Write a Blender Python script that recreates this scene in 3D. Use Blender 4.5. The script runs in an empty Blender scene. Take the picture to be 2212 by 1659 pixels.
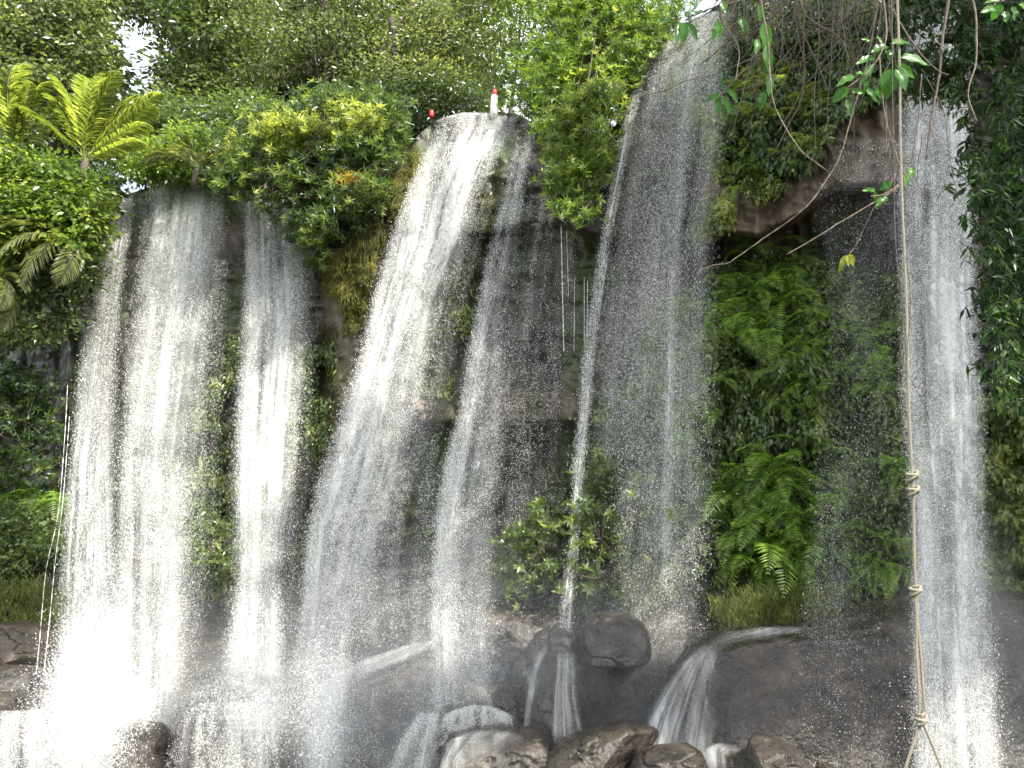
import bpy, math, random
import numpy as np
from mathutils import Matrix, Vector
random.seed(7); RNG = np.random.default_rng(11)

# ------------------------------------------------------------------ camera, world, sun, exposure
sc = bpy.context.scene
COL = sc.collection
W0, H0, F = 2212.0, 1659.0, 1597.0
CAMZ, PITCH, ROLL = 5.5, math.radians(11), math.radians(1.5)
CAM = np.array([0.0, 0.0, CAMZ])
Rm = (Matrix.Rotation(math.pi/2 + PITCH, 3, 'X') @ Matrix.Rotation(ROLL, 3, 'Z'))
RN = np.array(Rm)
cd = bpy.data.cameras.new('camera'); cd.sensor_width = 36.0; cd.lens = 36.0*F/W0
cd.clip_start = 0.05; cd.clip_end = 1000
cam = bpy.data.objects.new('camera', cd); COL.objects.link(cam)
cam.matrix_world = Matrix.Translation((0, 0, CAMZ)) @ Rm.to_4x4()
sc.camera = cam

SUN_EL, SUN_AZ = math.radians(50), math.radians(138)   # azimuth from +Y (behind the cliff) towards -X
sun_dir = Vector((math.sin(SUN_AZ)*math.cos(SUN_EL), math.cos(SUN_AZ)*math.cos(SUN_EL), math.sin(SUN_EL)))
world = bpy.data.worlds.new('World'); sc.world = world; world.use_nodes = True
nt = world.node_tree; nt.nodes.clear()
sky = nt.nodes.new('ShaderNodeTexSky'); sky.sky_type = 'NISHITA'; sky.sun_disc = False
sky.sun_elevation = SUN_EL; sky.sun_rotation = SUN_AZ
sky.dust_density = 2.5; sky.air_density = 1.0
bg = nt.nodes.new('ShaderNodeBackground'); bg.inputs[1].default_value = 0.15
wo = nt.nodes.new('ShaderNodeOutputWorld')
tc = nt.nodes.new('ShaderNodeTexCoord')
cn = nt.nodes.new('ShaderNodeTexNoise'); cn.inputs['Scale'].default_value = 2.2; cn.inputs['Detail'].default_value = 6
cr = nt.nodes.new('ShaderNodeValToRGB'); cr.color_ramp.elements[0].position = .36; cr.color_ramp.elements[1].position = .58
mx = nt.nodes.new('ShaderNodeMix'); mx.data_type = 'RGBA'; mx.inputs[7].default_value = (7.5, 7.8, 8.2, 1)
nt.links.new(tc.outputs['Generated'], cn.inputs['Vector']); nt.links.new(cn.outputs['Fac'], cr.inputs['Fac'])
nt.links.new(cr.outputs['Color'], mx.inputs[0]); nt.links.new(sky.outputs['Color'], mx.inputs[6])
nt.links.new(mx.outputs[2], bg.inputs[0]); nt.links.new(bg.outputs[0], wo.inputs[0])
sl = bpy.data.lights.new('sun', 'SUN'); sl.energy = 5.0; sl.angle = math.radians(0.5); sl.color = (1, .95, .85)
so = bpy.data.objects.new('sun', sl); COL.objects.link(so)
so.rotation_euler = (-sun_dir).to_track_quat('-Z', 'Y').to_euler()
sc.view_settings.view_transform = 'Standard'; sc.view_settings.look = 'None'
sc.view_settings.gamma = 1; sc.view_settings.exposure = 1.2
sc.cycles.transparent_max_bounces = 24; sc.cycles.max_bounces = 6
sc.cycles.diffuse_bounces = 3; sc.cycles.glossy_bounces = 2; sc.cycles.transmission_bounces = 4
sc.cycles.volume_bounces = 2; sc.cycles.caustics_reflective = False; sc.cycles.caustics_refractive = False

# ------------------------------------------------------------------ helpers
def ray(px, py):
    px = np.asarray(px, float); py = np.asarray(py, float)
    a = (px - W0/2)/F; b = -(py - H0/2)/F
    d = np.stack([a, b, -np.ones_like(a)], -1) @ RN.T
    return d / d[..., 1:2]
def at(px, py, Y):
    "3-D point seen at photo position (px,py) standing at distance Y"
    return CAM + ray(px, py)*np.asarray(Y, float)[..., None]
def hashn(i, j, k, seed):
    h = (i*374761393 + j*668265263 + k*2147483647 + seed*1274126177) & 0xffffffff
    h = ((h ^ (h >> 13))*1274126177) & 0xffffffff
    h = ((h ^ (h >> 16))*2246822519) & 0xffffffff
    return ((h ^ (h >> 15)) & 0xffffff)/float(0xffffff)
def vnoise(x, y, z=0.0, seed=0):
    x, y, z = np.broadcast_arrays(np.asarray(x, float), np.asarray(y, float), np.asarray(z, float))
    xi, yi, zi = np.floor(x).astype(np.int64), np.floor(y).astype(np.int64), np.floor(z).astype(np.int64)
    fx, fy, fz = x-xi, y-yi, z-zi
    fx, fy, fz = fx*fx*(3-2*fx), fy*fy*(3-2*fy), fz*fz*(3-2*fz)
    r = 0
    for a in (0, 1):
        for b in (0, 1):
            for c in (0, 1):
                w = (fx if a else 1-fx)*(fy if b else 1-fy)*(fz if c else 1-fz)
                r = r + w*hashn(xi+a, yi+b, zi+c, seed)
    return r
def fbm(x, y, z=0.0, seed=0, o=4):
    r, a, n = 0, .5, 0
    for k in range(o):
        r = r + a*vnoise(np.asarray(x)*2**k, np.asarray(y)*2**k, np.asarray(z)*2**k, seed+k*17); n += a; a *= .5
    return r/n
def sstep(a, b, x):
    t = np.clip((np.asarray(x, float)-a)/(b-a), 0, 1); return t*t*(3-2*t)
def inpoly(x, y, P):
    P = np.asarray(P, float); r = np.zeros(np.shape(x), bool); j = len(P)-1
    for i in range(len(P)):
        c = ((P[i, 1] > y) != (P[j, 1] > y)) & (x < (P[j, 0]-P[i, 0])*(y-P[i, 1])/(P[j, 1]-P[i, 1]+1e-12)+P[i, 0])
        r ^= c; j = i
    return r
def samp(P, n):
    P = np.asarray(P, float); lo, hi = P.min(0), P.max(0); out = []; c = 0
    while c < n:
        q = RNG.uniform(lo, hi, (n*2, 2)); q = q[inpoly(q[:, 0], q[:, 1], P)]; out.append(q); c += len(q)
    return np.concatenate(out)[:n]
def norm(v): return v/(np.linalg.norm(v, axis=-1, keepdims=True)+1e-9)

def mesh(name, V, Fs, mat, tint=None, dens=None, uv=None, smooth=False):
    V = np.asarray(V, np.float32).reshape(-1, 3)
    if not isinstance(Fs, (list, tuple)): Fs = [Fs]
    me = bpy.data.meshes.new(name); me.vertices.add(len(V)); me.vertices.foreach_set('co', V.ravel())
    lv = np.concatenate([f.ravel() for f in Fs]).astype(np.int32)
    cnt = np.concatenate([np.full(len(f), f.shape[1]) for f in Fs]).astype(np.int32)
    me.loops.add(len(lv)); me.loops.foreach_set('vertex_index', lv)
    me.polygons.add(len(cnt)); st = np.concatenate([[0], np.cumsum(cnt)[:-1]]).astype(np.int32)
    me.polygons.foreach_set('loop_start', st); me.polygons.foreach_set('loop_total', cnt)
    me.update(calc_edges=True)
    if smooth: me.polygons.foreach_set('use_smooth', np.ones(len(cnt), bool))
    if tint is not None:
        a = me.attributes.new('tint', 'FLOAT', 'FACE'); a.data.foreach_set('value', np.asarray(tint, np.float32))
    if dens is not None:
        a = me.attributes.new('dens', 'FLOAT', 'POINT'); a.data.foreach_set('value', np.asarray(dens, np.float32))
    if uv is not None:
        l = me.uv_layers.new(name='UVMap'); l.data.foreach_set('uv', np.asarray(uv, np.float32)[lv].ravel())
    if mat: me.materials.append(mat)
    return me
def link(name, me, parent=None, **k):
    o = bpy.data.objects.new(name, me); COL.objects.link(o)
    if parent is not None: o.parent = parent
    for a, b in k.items():
        if b is not None: o[a] = b
    return o
def thing(name, label, cat, loc=(0, 0, 0), group=None):
    return link(name, None, None, label=label, category=cat, group=group)if False else _thing(name, label, cat, loc, group)
def _thing(name, label, cat, loc, group):
    o = bpy.data.objects.new(name, None); COL.objects.link(o); o.location = [float(v) for v in loc]
    o.empty_display_size = .2; o['label'] = label; o['category'] = cat
    if group: o['group'] = group
    return o
def local(V, o): return np.asarray(V).reshape(-1, 3) - np.array(o.location)
def part(name, V, Fs, mat, o, **k):
    return link(name, mesh(name, local(V, o), Fs, mat, **k), o)

class Acc:
    def __init__(s): s.V = []; s.F = {}; s.T = {}; s.n = 0
    def add(s, V, Fs, t=None):
        V = np.asarray(V).reshape(-1, 3)
        for i, f in enumerate(Fs if isinstance(Fs, (list, tuple)) else [Fs]):
            s.F.setdefault(f.shape[1], []).append(f+s.n)
            s.T.setdefault(f.shape[1], []).append(np.full(len(f), .5) if t is None else (np.full(len(f), t) if np.isscalar(t) else t))
        s.V.append(V); s.n += len(V)
    def get(s):
        ks = sorted(s.F); return np.concatenate(s.V), [np.concatenate(s.F[k]) for k in ks], np.concatenate([np.concatenate(s.T[k]) for k in ks])
def part_acc(name, A, mat, o, smooth=False):
    V, Fs, t = A.get(); return link(name, mesh(name, local(V, o), Fs, mat, tint=t, smooth=smooth), o)

def smoothpts(P, k=8):
    P = np.asarray(P, float)
    if len(P) < 3:
        t = np.linspace(0, 1, k+1)[:, None]; return P[0]*(1-t)+P[-1]*t
    Q = np.vstack([2*P[0]-P[1], P, 2*P[-1]-P[-2]]); out = []
    for i in range(1, len(Q)-2):
        t = np.linspace(0, 1, k, endpoint=False)[:, None]
        a, b, c, d = Q[i-1], Q[i], Q[i+1], Q[i+2]
        out.append(.5*((2*b)+(-a+c)*t+(2*a-5*b+4*c-d)*t*t+(-a+3*b-3*c+d)*t**3))
    return np.vstack(out+[P[-1:]])
def tube(P, r, n=6, knob=0):
    P = np.asarray(P, float); m = len(P); r = np.broadcast_to(r, (m,)).astype(float)
    if knob: r = r*(1+knob*(RNG.random(m)-.5))
    T = norm(np.gradient(P, axis=0)); ref = np.array([0.3, .8, .5]); S = norm(np.cross(T, ref)); U = np.cross(S, T)
    a = np.arange(n)*2*math.pi/n
    V = P[:, None]+r[:, None, None]*(S[:, None]*np.cos(a)[None, :, None]+U[:, None]*np.sin(a)[None, :, None])
    i = np.arange(m-1)[:, None]*n; j = np.arange(n)[None]; j2 = (j+1) % n
    Fq = np.stack([i+j, i+j2, i+n+j2, i+n+j], -1).reshape(-1, 4)
    V = np.vstack([V.reshape(-1, 3), P[:1], P[-1:]])
    k = np.arange(n); cap = np.vstack([np.stack([np.full(n, m*n), (k+1) % n, k], 1), np.stack([np.full(n, m*n+1), (m-1)*n+k, (m-1)*n+(k+1) % n], 1)])
    return V, [Fq, cap]
def kites(P, D, N, L, Wd, fold=.12, droop=.15):
    n = len(P); L = np.broadcast_to(L, (n,))[:, None]; Wd = np.broadcast_to(Wd, (n,))[:, None]
    D = norm(D); S = norm(np.cross(D, N)); N = np.cross(S, D)
    m = P+D*L*.45
    t = P+D*L-np.array([0, 0, 1.])*L*droop
    V = np.stack([P, m-S*Wd/2+N*Wd*fold, t, m+S*Wd/2+N*Wd*fold], 1).reshape(-1, 3)
    i = np.arange(n)[:, None]*4
    Fs = np.concatenate([i+np.array([[0, 2, 1]]), i+np.array([[0, 3, 2]])], 1).reshape(-1, 3)
    return V, Fs
def rdir(n): return norm(RNG.normal(size=(n, 3)))

# ------------------------------------------------------------------ materials
def newmat(name):
    m = bpy.data.materials.new(name); m.use_nodes = True; m.node_tree.nodes.clear()
    return m, m.node_tree, m.node_tree.nodes.new('ShaderNodeOutputMaterial')
def ramp(t, stops):
    r = t.nodes.new('ShaderNodeValToRGB'); e = r.color_ramp.elements
    e[0].position, e[0].color = stops[0][0], (*stops[0][1], 1); e[1].position, e[1].color = stops[-1][0], (*stops[-1][1], 1)
    for p, c in stops[1:-1]: q = e.new(p); q.color = (*c, 1)
    return r
def leafmat(name, stops, trans=.45, rough=.45, tcol=(1.25, 1.2, .65), spec=.35):
    m, t, out = newmat(name)
    at_ = t.nodes.new('ShaderNodeAttribute'); at_.attribute_name = 'tint'
    r = ramp(t, stops); t.links.new(at_.outputs['Fac'], r.inputs['Fac'])
    p = t.nodes.new('ShaderNodeBsdfPrincipled'); p.inputs['Roughness'].default_value = rough; p.inputs['Specular IOR Level'].default_value = spec
    tr = t.nodes.new('ShaderNodeBsdfTranslucent'); mu = t.nodes.new('ShaderNodeMix'); mu.data_type = 'RGBA'; mu.blend_type = 'MULTIPLY'
    mu.inputs[0].default_value = 1; mu.inputs[7].default_value = (*[c*1.6 for c in tcol], 1)
    t.links.new(r.outputs[0], mu.inputs[6]); t.links.new(mu.outputs[2], tr.inputs[0]); t.links.new(r.outputs[0], p.inputs['Base Color'])
    mi = t.nodes.new('ShaderNodeMixShader'); mi.inputs[0].default_value = trans
    t.links.new(p.outputs[0], mi.inputs[1]); t.links.new(tr.outputs[0], mi.inputs[2]); t.links.new(mi.outputs[0], out.inputs[0])
    return m
def rockmat(name, stops, scale=1.2, zs=1.0, rough=(.25, .6), bump=.5, moss=None, mossthr=.55, brown=None):
    m, t, out = newmat(name); L = t.links.new
    geo = t.nodes.new('ShaderNodeNewGeometry'); mp = t.nodes.new('ShaderNodeMapping'); mp.inputs['Scale'].default_value = (1, 1, zs)
    L(geo.outputs['Position'], mp.inputs['Vector'])
    n = t.nodes.new('ShaderNodeTexNoise'); n.inputs['Scale'].default_value = scale; n.inputs['Detail'].default_value = 9; n.inputs['Roughness'].default_value = .65
    L(mp.outputs[0], n.inputs['Vector']); r = ramp(t, stops); L(n.outputs['Fac'], r.inputs['Fac'])
    p = t.nodes.new('ShaderNodeBsdfPrincipled'); col = r.outputs[0]
    if moss:
        n3 = t.nodes.new('ShaderNodeTexNoise'); n3.inputs['Scale'].default_value = .7; n3.inputs['Detail'].default_value = 7
        L(mp.outputs[0], n3.inputs['Vector']); r3 = ramp(t, [(mossthr-.05, (0, 0, 0)), (mossthr+.07, (1, 1, 1))]); L(n3.outputs['Fac'], r3.inputs['Fac'])
        mm = t.nodes.new('ShaderNodeMix'); mm.data_type = 'RGBA'; mm.inputs[7].default_value = (*moss, 1)
        L(r3.outputs[0], mm.inputs[0]); L(col, mm.inputs[6]); col = mm.outputs[2]
    if brown:
        ab = t.nodes.new('ShaderNodeAttribute'); ab.attribute_name = 'dens'; rb = ramp(t, [(.25, tuple(c*.4 for c in brown)), (.7, tuple(c*1.2 for c in brown))]); L(n.outputs['Fac'], rb.inputs['Fac'])
        mb = t.nodes.new('ShaderNodeMix'); mb.data_type = 'RGBA'; L(ab.outputs['Fac'], mb.inputs[0]); L(col, mb.inputs[6]); L(rb.outputs[0], mb.inputs[7]); col = mb.outputs[2]
    L(col, p.inputs['Base Color'])
    n2 = t.nodes.new('ShaderNodeTexNoise'); n2.inputs['Scale'].default_value = scale*7; n2.inputs['Detail'].default_value = 8
    L(mp.outputs[0], n2.inputs['Vector'])
    mr = t.nodes.new('ShaderNodeMapRange'); mr.inputs[1].default_value = .35; mr.inputs[2].default_value = .65; mr.inputs[3].default_value = rough[0]; mr.inputs[4].default_value = rough[1]
    L(n2.outputs['Fac'], mr.inputs[0]); L(mr.outputs[0], p.inputs['Roughness'])
    vo = t.nodes.new('ShaderNodeTexVoronoi'); vo.feature = 'DISTANCE_TO_EDGE'; vo.inputs['Scale'].default_value = scale*1.3; L(mp.outputs[0], vo.inputs['Vector'])
    b0 = t.nodes.new('ShaderNodeBump'); b0.inputs['Strength'].default_value = bump; b0.inputs['Distance'].default_value = .12; L(n.outputs['Fac'], b0.inputs['Height'])
    b = t.nodes.new('ShaderNodeBump'); b.inputs['Strength'].default_value = bump; b.inputs['Distance'].default_value = .04
    L(n2.outputs['Fac'], b.inputs['Height']); L(b0.outputs[0], b.inputs['Normal']); L(b.outputs[0], p.inputs['Normal']); L(p.outputs[0], out.inputs[0])
    return m
def plain(name, c, rough=.6, nscale=12, var=.35, bump=.3, zs=1):
    m, t, out = newmat(name); L = t.links.new
    tcn = t.nodes.new('ShaderNodeTexCoord'); mp = t.nodes.new('ShaderNodeMapping'); mp.inputs['Scale'].default_value = (1, 1, zs); L(tcn.outputs['Object'], mp.inputs[0])
    n = t.nodes.new('ShaderNodeTexNoise'); n.inputs['Scale'].default_value = nscale; n.inputs['Detail'].default_value = 6; L(mp.outputs[0], n.inputs[0])
    r = ramp(t, [(.3, tuple(v*(1-var) for v in c)), (.7, tuple(v*(1+var) for v in c))]); L(n.outputs['Fac'], r.inputs['Fac'])
    p = t.nodes.new('ShaderNodeBsdfPrincipled'); p.inputs['Roughness'].default_value = rough; L(r.outputs[0], p.inputs['Base Color'])
    b = t.nodes.new('ShaderNodeBump'); b.inputs['Strength'].default_value = bump; b.inputs['Distance'].default_value = .02; L(n.outputs['Fac'], b.inputs['Height']); L(b.outputs[0], p.inputs['Normal'])
    L(p.outputs[0], out.inputs[0]); return m
def sheetmat(name, uscale, vscale, detail=5, silky=False, gain=1.0, dist=1.5):
    m, t, out = newmat(name); L = t.links.new
    uv = t.nodes.new('ShaderNodeUVMap'); uv.uv_map = 'UVMap'
    def noise(su, sv, det, di, rgh=.6):
        mp = t.nodes.new('ShaderNodeMapping'); mp.inputs['Scale'].default_value = (su, sv, 1); L(uv.outputs[0], mp.inputs[0])
        n = t.nodes.new('ShaderNodeTexNoise'); n.inputs['Scale'].default_value = 1; n.inputs['Detail'].default_value = det; n.inputs['Distortion'].default_value = di
        n.inputs['Roughness'].default_value = rgh; L(mp.outputs[0], n.inputs[0]); return n.outputs['Fac']
    a1 = noise(uscale, vscale, detail, dist, .72); a2 = noise(uscale*.35, vscale*.12, 3, .3)
    def mth(op, a, b=None, clamp=False):
        q = t.nodes.new('ShaderNodeMath'); q.operation = op; q.use_clamp = clamp
        for i, v in enumerate((a, b)):
            if v is None: continue
            if isinstance(v, (int, float)): q.inputs[i].default_value = v
            else: L(v, q.inputs[i])
        return q.outputs[0]
    d = t.nodes.new('ShaderNodeAttribute'); d.attribute_name = 'dens'
    s = mth('ADD', mth('MULTIPLY', a1, .6), mth('MULTIPLY', a2, .4))
    # alpha = clamp((s - (1-dens)*k) * contrast)
    thr = mth('SUBTRACT', .68, mth('MULTIPLY', d.outputs['Fac'], .24*gain))
    al = mth('MULTIPLY', mth('SUBTRACT', s, thr), 2.6 if silky else 7.0, True)
    al = mth('MULTIPLY', al, mth('MULTIPLY', d.outputs['Fac'], 3.0, True), True)
    soft = mth('MULTIPLY', mth('MULTIPLY', d.outputs['Fac'], mth('MULTIPLY', mth('SUBTRACT', a2, .25), 2.2, True)), .8 if silky else .5)
    if silky: al = mth('MULTIPLY', al, .6)
    al = mth('MAXIMUM', al, soft)
    p = t.nodes.new('ShaderNodeBsdfPrincipled'); p.inputs['Base Color'].default_value = (.9, .9, .88, 1); p.inputs['Roughness'].default_value = .35
    tr = t.nodes.new('ShaderNodeBsdfTranslucent'); tr.inputs[0].default_value = (.93, .95, .95, 1)
    b = t.nodes.new('ShaderNodeBump'); b.inputs['Strength'].default_value = .7; b.inputs['Distance'].default_value = .06; L(a1, b.inputs['Height']); L(b.outputs[0], p.inputs['Normal']); L(b.outputs[0], tr.inputs['Normal'])
    mi = t.nodes.new('ShaderNodeMixShader'); mi.inputs[0].default_value = .5; L(p.outputs[0], mi.inputs[1]); L(tr.outputs[0], mi.inputs[2])
    tp = t.nodes.new('ShaderNodeBsdfTransparent'); m2 = t.nodes.new('ShaderNodeMixShader'); L(al, m2.inputs[0]); L(tp.outputs[0], m2.inputs[1]); L(mi.outputs[0], m2.inputs[2])
    L(m2.outputs[0], out.inputs[0]); return m
def dropmat():
    m, t, out = newmat('water_drops'); L = t.links.new
    p = t.nodes.new('ShaderNodeBsdfPrincipled'); p.inputs['Base Color'].default_value = (.93, .925, .9, 1); p.inputs['Roughness'].default_value = .22
    tr = t.nodes.new('ShaderNodeBsdfTranslucent'); tr.inputs[0].default_value = (.97, .965, .94, 1)
    mi = t.nodes.new('ShaderNodeMixShader'); mi.inputs[0].default_value = .5; L(p.outputs[0], mi.inputs[1]); L(tr.outputs[0], mi.inputs[2]); L(mi.outputs[0], out.inputs[0])
    return m
def mistmat(name, dens, falloff_obj=True):
    m, t, out = newmat(name); L = t.links.new
    tcn = t.nodes.new('ShaderNodeTexCoord')
    ln = t.nodes.new('ShaderNodeVectorMath'); ln.operation = 'LENGTH'; L(tcn.outputs['Object'], ln.inputs[0])
    mr = t.nodes.new('ShaderNodeMapRange'); mr.interpolation_type = 'SMOOTHSTEP'; mr.inputs[1].default_value = .0; mr.inputs[2].default_value = 1.0; mr.inputs[3].default_value = 1; mr.inputs[4].default_value = 0
    L(ln.outputs['Value'], mr.inputs[0])
    n = t.nodes.new('ShaderNodeTexNoise'); n.inputs['Scale'].default_value = 3.2; n.inputs['Detail'].default_value = 4; n.inputs['Distortion'].default_value = .8; L(tcn.outputs['Object'], n.inputs[0])
    nr = t.nodes.new('ShaderNodeMapRange'); nr.inputs[1].default_value = .36; nr.inputs[2].default_value = .68; L(n.outputs['Fac'], nr.inputs[0])
    q = t.nodes.new('ShaderNodeMath'); q.operation = 'MULTIPLY'; L(mr.outputs[0], q.inputs[0]); L(nr.outputs[0], q.inputs[1])
    q2 = t.nodes.new('ShaderNodeMath'); q2.operation = 'MULTIPLY'; L(q.outputs[0], q2.inputs[0]); q2.inputs[1].default_value = dens*2
    v = t.nodes.new('ShaderNodeVolumePrincipled'); v.inputs['Color'].default_value = (.95, .97, 1, 1); L(q2.outputs[0], v.inputs['Density']); v.inputs['Anisotropy'].default_value = .3
    L(v.outputs[0], out.inputs['Volume']); return m

G = lambda r, g, b: (r, g, b)
M = {}
M['rock'] = rockmat('cliff_rock', [(.3, G(.012, .011, .009)), (.5, G(.04, .034, .026)), (.62, G(.085, .068, .05)), (.78, G(.16, .13, .1))], scale=.9, zs=.35, rough=(.3, .7), bump=.8, moss=(.035, .05, .012), mossthr=.52, brown=(.17, .12, .085))
M['rock_brown'] = rockmat('brown_rock', [(.3, G(.02, .016, .01)), (.5, G(.06, .045, .03)), (.75, G(.12, .09, .065))], scale=1.2, zs=.6, rough=(.35, .75), bump=.7)
M['boulder'] = rockmat('wet_boulder', [(.34, G(.008, .007, .006)), (.5, G(.032, .026, .02)), (.6, G(.055, .044, .033)), (.7, G(.1, .083, .064))], scale=1.7, rough=(.1, .5), bump=.9)
M['boulder_brown'] = rockmat('brown_boulder', [(.3, G(.012, .010, .009)), (.5, G(.036, .030, .025)), (.68, G(.09, .072, .056))], scale=1.7, rough=(.14, .5), bump=.9)
M['soil'] = rockmat('forest_soil', [(.3, G(.02, .018, .01)), (.7, G(.07, .06, .03))], scale=1, rough=(.6, .9), bump=.5, moss=(.03, .05, .012), mossthr=.5)
M['bark'] = plain('bark', (.09, .07, .05), .8, 9, .5, .6, .3)
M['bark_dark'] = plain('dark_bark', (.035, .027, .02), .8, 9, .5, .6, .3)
M['vine'] = plain('vine_bark', (.125, .095, .065), .75, 30, .4, .5)
M['vine_dark'] = plain('dark_vine_bark', (.07, .05, .035), .75, 30, .4, .5)
M['rope'] = plain('rope_fibre', (.28, .25, .185), .8, 160, .35, .5)
M['drop'] = dropmat()
M['sheet'] = sheetmat('falling_water', 6.5, 3.4, 8)
M['silk'] = sheetmat('silky_water', 5.0, .45, 4, silky=True, gain=1.05, dist=.3)
M['leaf_grey'] = leafmat('leaf_greygreen', [(0, G(.035, .055, .02)), (.5, G(.115, .155, .055)), (.8, G(.23, .28, .1)), (1, G(.38, .4, .15))], .4, .34, spec=.8)
M['leaf_mid'] = leafmat('leaf_midgreen', [(0, G(.03, .05, .016)), (.5, G(.09, .135, .042)), (.8, G(.2, .26, .085)), (1, G(.34, .38, .13))], .42, .32, spec=.9)
M['leaf_bright'] = leafmat('leaf_bright', [(0, G(.04, .08, .015)), (.5, G(.12, .19, .035)), (.8, G(.24, .31, .06)), (1, G(.42, .42, .1))], .5, .36, spec=.6)
M['leaf_shrub'] = leafmat('leaf_shrub', [(0, G(.025, .045, .015)), (.45, G(.05, .09, .03)), (.75, G(.14, .2, .05)), (1, G(.34, .38, .1))], .45, .36, spec=.6)
M['leaf_orange'] = leafmat('leaf_orange', [(0, G(.25, .15, .03)), (1, G(.5, .38, .07))], .4, .45)
M['palm'] = leafmat('palm_leaf', [(0, G(.09, .13, .03)), (.6, G(.22, .28, .06)), (1, G(.42, .44, .14))], .45, .38, tcol=(1.25, 1.25, .6))
M['palm_dull'] = leafmat('dull_palm_leaf', [(0, G(.05, .07, .03)), (.6, G(.12, .15, .05)), (1, G(.3, .3, .12))], .35, .35, spec=.6)
M['fern'] = leafmat('fern_leaf', [(0, G(.06, .11, .025)), (.6, G(.18, .26, .06)), (1, G(.33, .39, .1))], .5, .4, tcol=(1.1, 1.4, .5))
M['fern_pale'] = leafmat('pale_fern_leaf', [(0, G(.06, .1, .02)), (.6, G(.16, .22, .045)), (1, G(.3, .34, .08))], .45, .4)
M['creeper'] = leafmat('creeper_leaf', [(0, G(.03, .052, .016)), (.5, G(.105, .15, .04)), (.8, G(.22, .27, .065)), (1, G(.36, .36, .1))], .4, .35, spec=.6)
M['moss'] = leafmat('moss', [(0, G(.03, .03, .01)), (.5, G(.1, .1, .018)), (1, G(.26, .24, .05))], .3, .8)
M['grass'] = leafmat('grass_blade', [(0, G(.06, .075, .025)), (.6, G(.16, .19, .055)), (1, G(.32, .32, .11))], .4, .6)
M['big_leaf'] = leafmat('broad_leaf', [(0, G(.03, .1, .015)), (.5, G(.06, .16, .025)), (1, G(.1, .24, .04))], .45, .35, tcol=(1.15, 1.35, .5))
M['big_yellow'] = leafmat('yellow_leaf', [(0, G(.16, .2, .02)), (1, G(.28, .28, .03))], .5, .4)
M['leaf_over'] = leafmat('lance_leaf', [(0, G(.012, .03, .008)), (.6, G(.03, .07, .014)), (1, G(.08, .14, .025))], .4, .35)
M['white_paint'] = plain('white_paint', (.75, .75, .72), .5, 8, .1, .1)
M['red_paint'] = plain('red_paint', (.55, .03, .02), .5, 8, .25, .2)
exec_order = None

# ------------------------------------------------------------------ cliff
PX = [-700, 0, 340, 700, 1000, 1250, 1500, 1800, 2212, 2900]
PY_ = [32, 27, 25, 24, 22.5, 21.5, 20, 18.5, 17, 15]
RIM = np.array([(-700, 440), (0, 440), (220, 440), (260, 425), (320, 405), (380, 390), (460, 390), (520, 400), (600, 430), (700, 420), (800, 350), (870, 320), (940, 262), (1000, 248), (1110, 243), (1170, 275), (1250, 300), (1330, 270), (1360, 180), (1400, 110), (1460, 60), (1530, 25), (1600, -30), (1750, -60), (2000, -80), (2900, -160)], float)
def rim(px): return np.interp(px, RIM[:, 0], RIM[:, 1])
def base(px): return np.interp(px, PX, PY_)
def bump(px, py):
    b = np.zeros(np.broadcast(px, py).shape)
    d = py-rim(px)
    b -= 1.6*(1-sstep(0, 150, d))**2                                           # rounded lip
    e1 = np.interp(px, [960, 1010, 1200, 1330], [520, 498, 480, 520])
    b += .9*sstep(930, 990, px)*(1-sstep(1330, 1390, px))*(1-sstep(e1-6, e1+14, py))
    b += .55*sstep(850, 920, px)*(1-sstep(1270, 1330, px))*sstep(820, 870, py)*(1-sstep(908, 922, py))
    b -= .7*sstep(850, 920, px)*(1-sstep(1250, 1300, px))*sstep(908, 922, py)*(1-sstep(1150, 1300, py))
    e2 = np.interp(px, [1500, 1560, 1640, 1720, 1800, 1900, 2000], [540, 500, 512, 470, 405, 400, 395])
    w = sstep(1480, 1560, px)*(1-sstep(1900, 1990, px))
    b += 1.4*w*sstep(60, 330, py)*(1-sstep(e2-8, e2+16, py)); b -= .9*w*sstep(e2-8, e2+16, py)*(1-sstep(560, 760, py))
    b += .8*sstep(690, 730, px)*(1-sstep(800, 850, px))*sstep(420, 520, py)*(1-sstep(900, 1050, py))
    b += .6*sstep(820, 860, px)*(1-sstep(890, 930, px))*(1-sstep(450, 560, py))
    b += .25*sstep(780, 820, px)*(1-sstep(930, 960, px))*np.sin(py*.16+px*.02)*sstep(1080, 1130, py)*(1-sstep(1360, 1400, py))
    return b
def cliffY(px, py):
    px = np.asarray(px, float); py = np.asarray(py, float)
    n = 1.5*(fbm(px*.006, py*.0022, 0, 3, 4)-.5)+.9*(fbm(px*.03, py*.009, 0, 9, 4)-.5)+.5*(fbm(px*.02, py*.05, 3.3, 19, 3)-.5)+.3*(fbm(px*.09, py*.06, 7, 29, 3)-.5)
    return base(px)-bump(px, py)-n
def on(px, py, off=0.0): return at(px, py, cliffY(px, py)-off)
def grid(nu, nv):
    i = np.arange(nv-1)[:, None]*nu; j = np.arange(nu-1)[None]
    return np.stack([i+j, i+j+1, i+nu+j+1, i+nu+j], -1).reshape(-1, 4)
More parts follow.
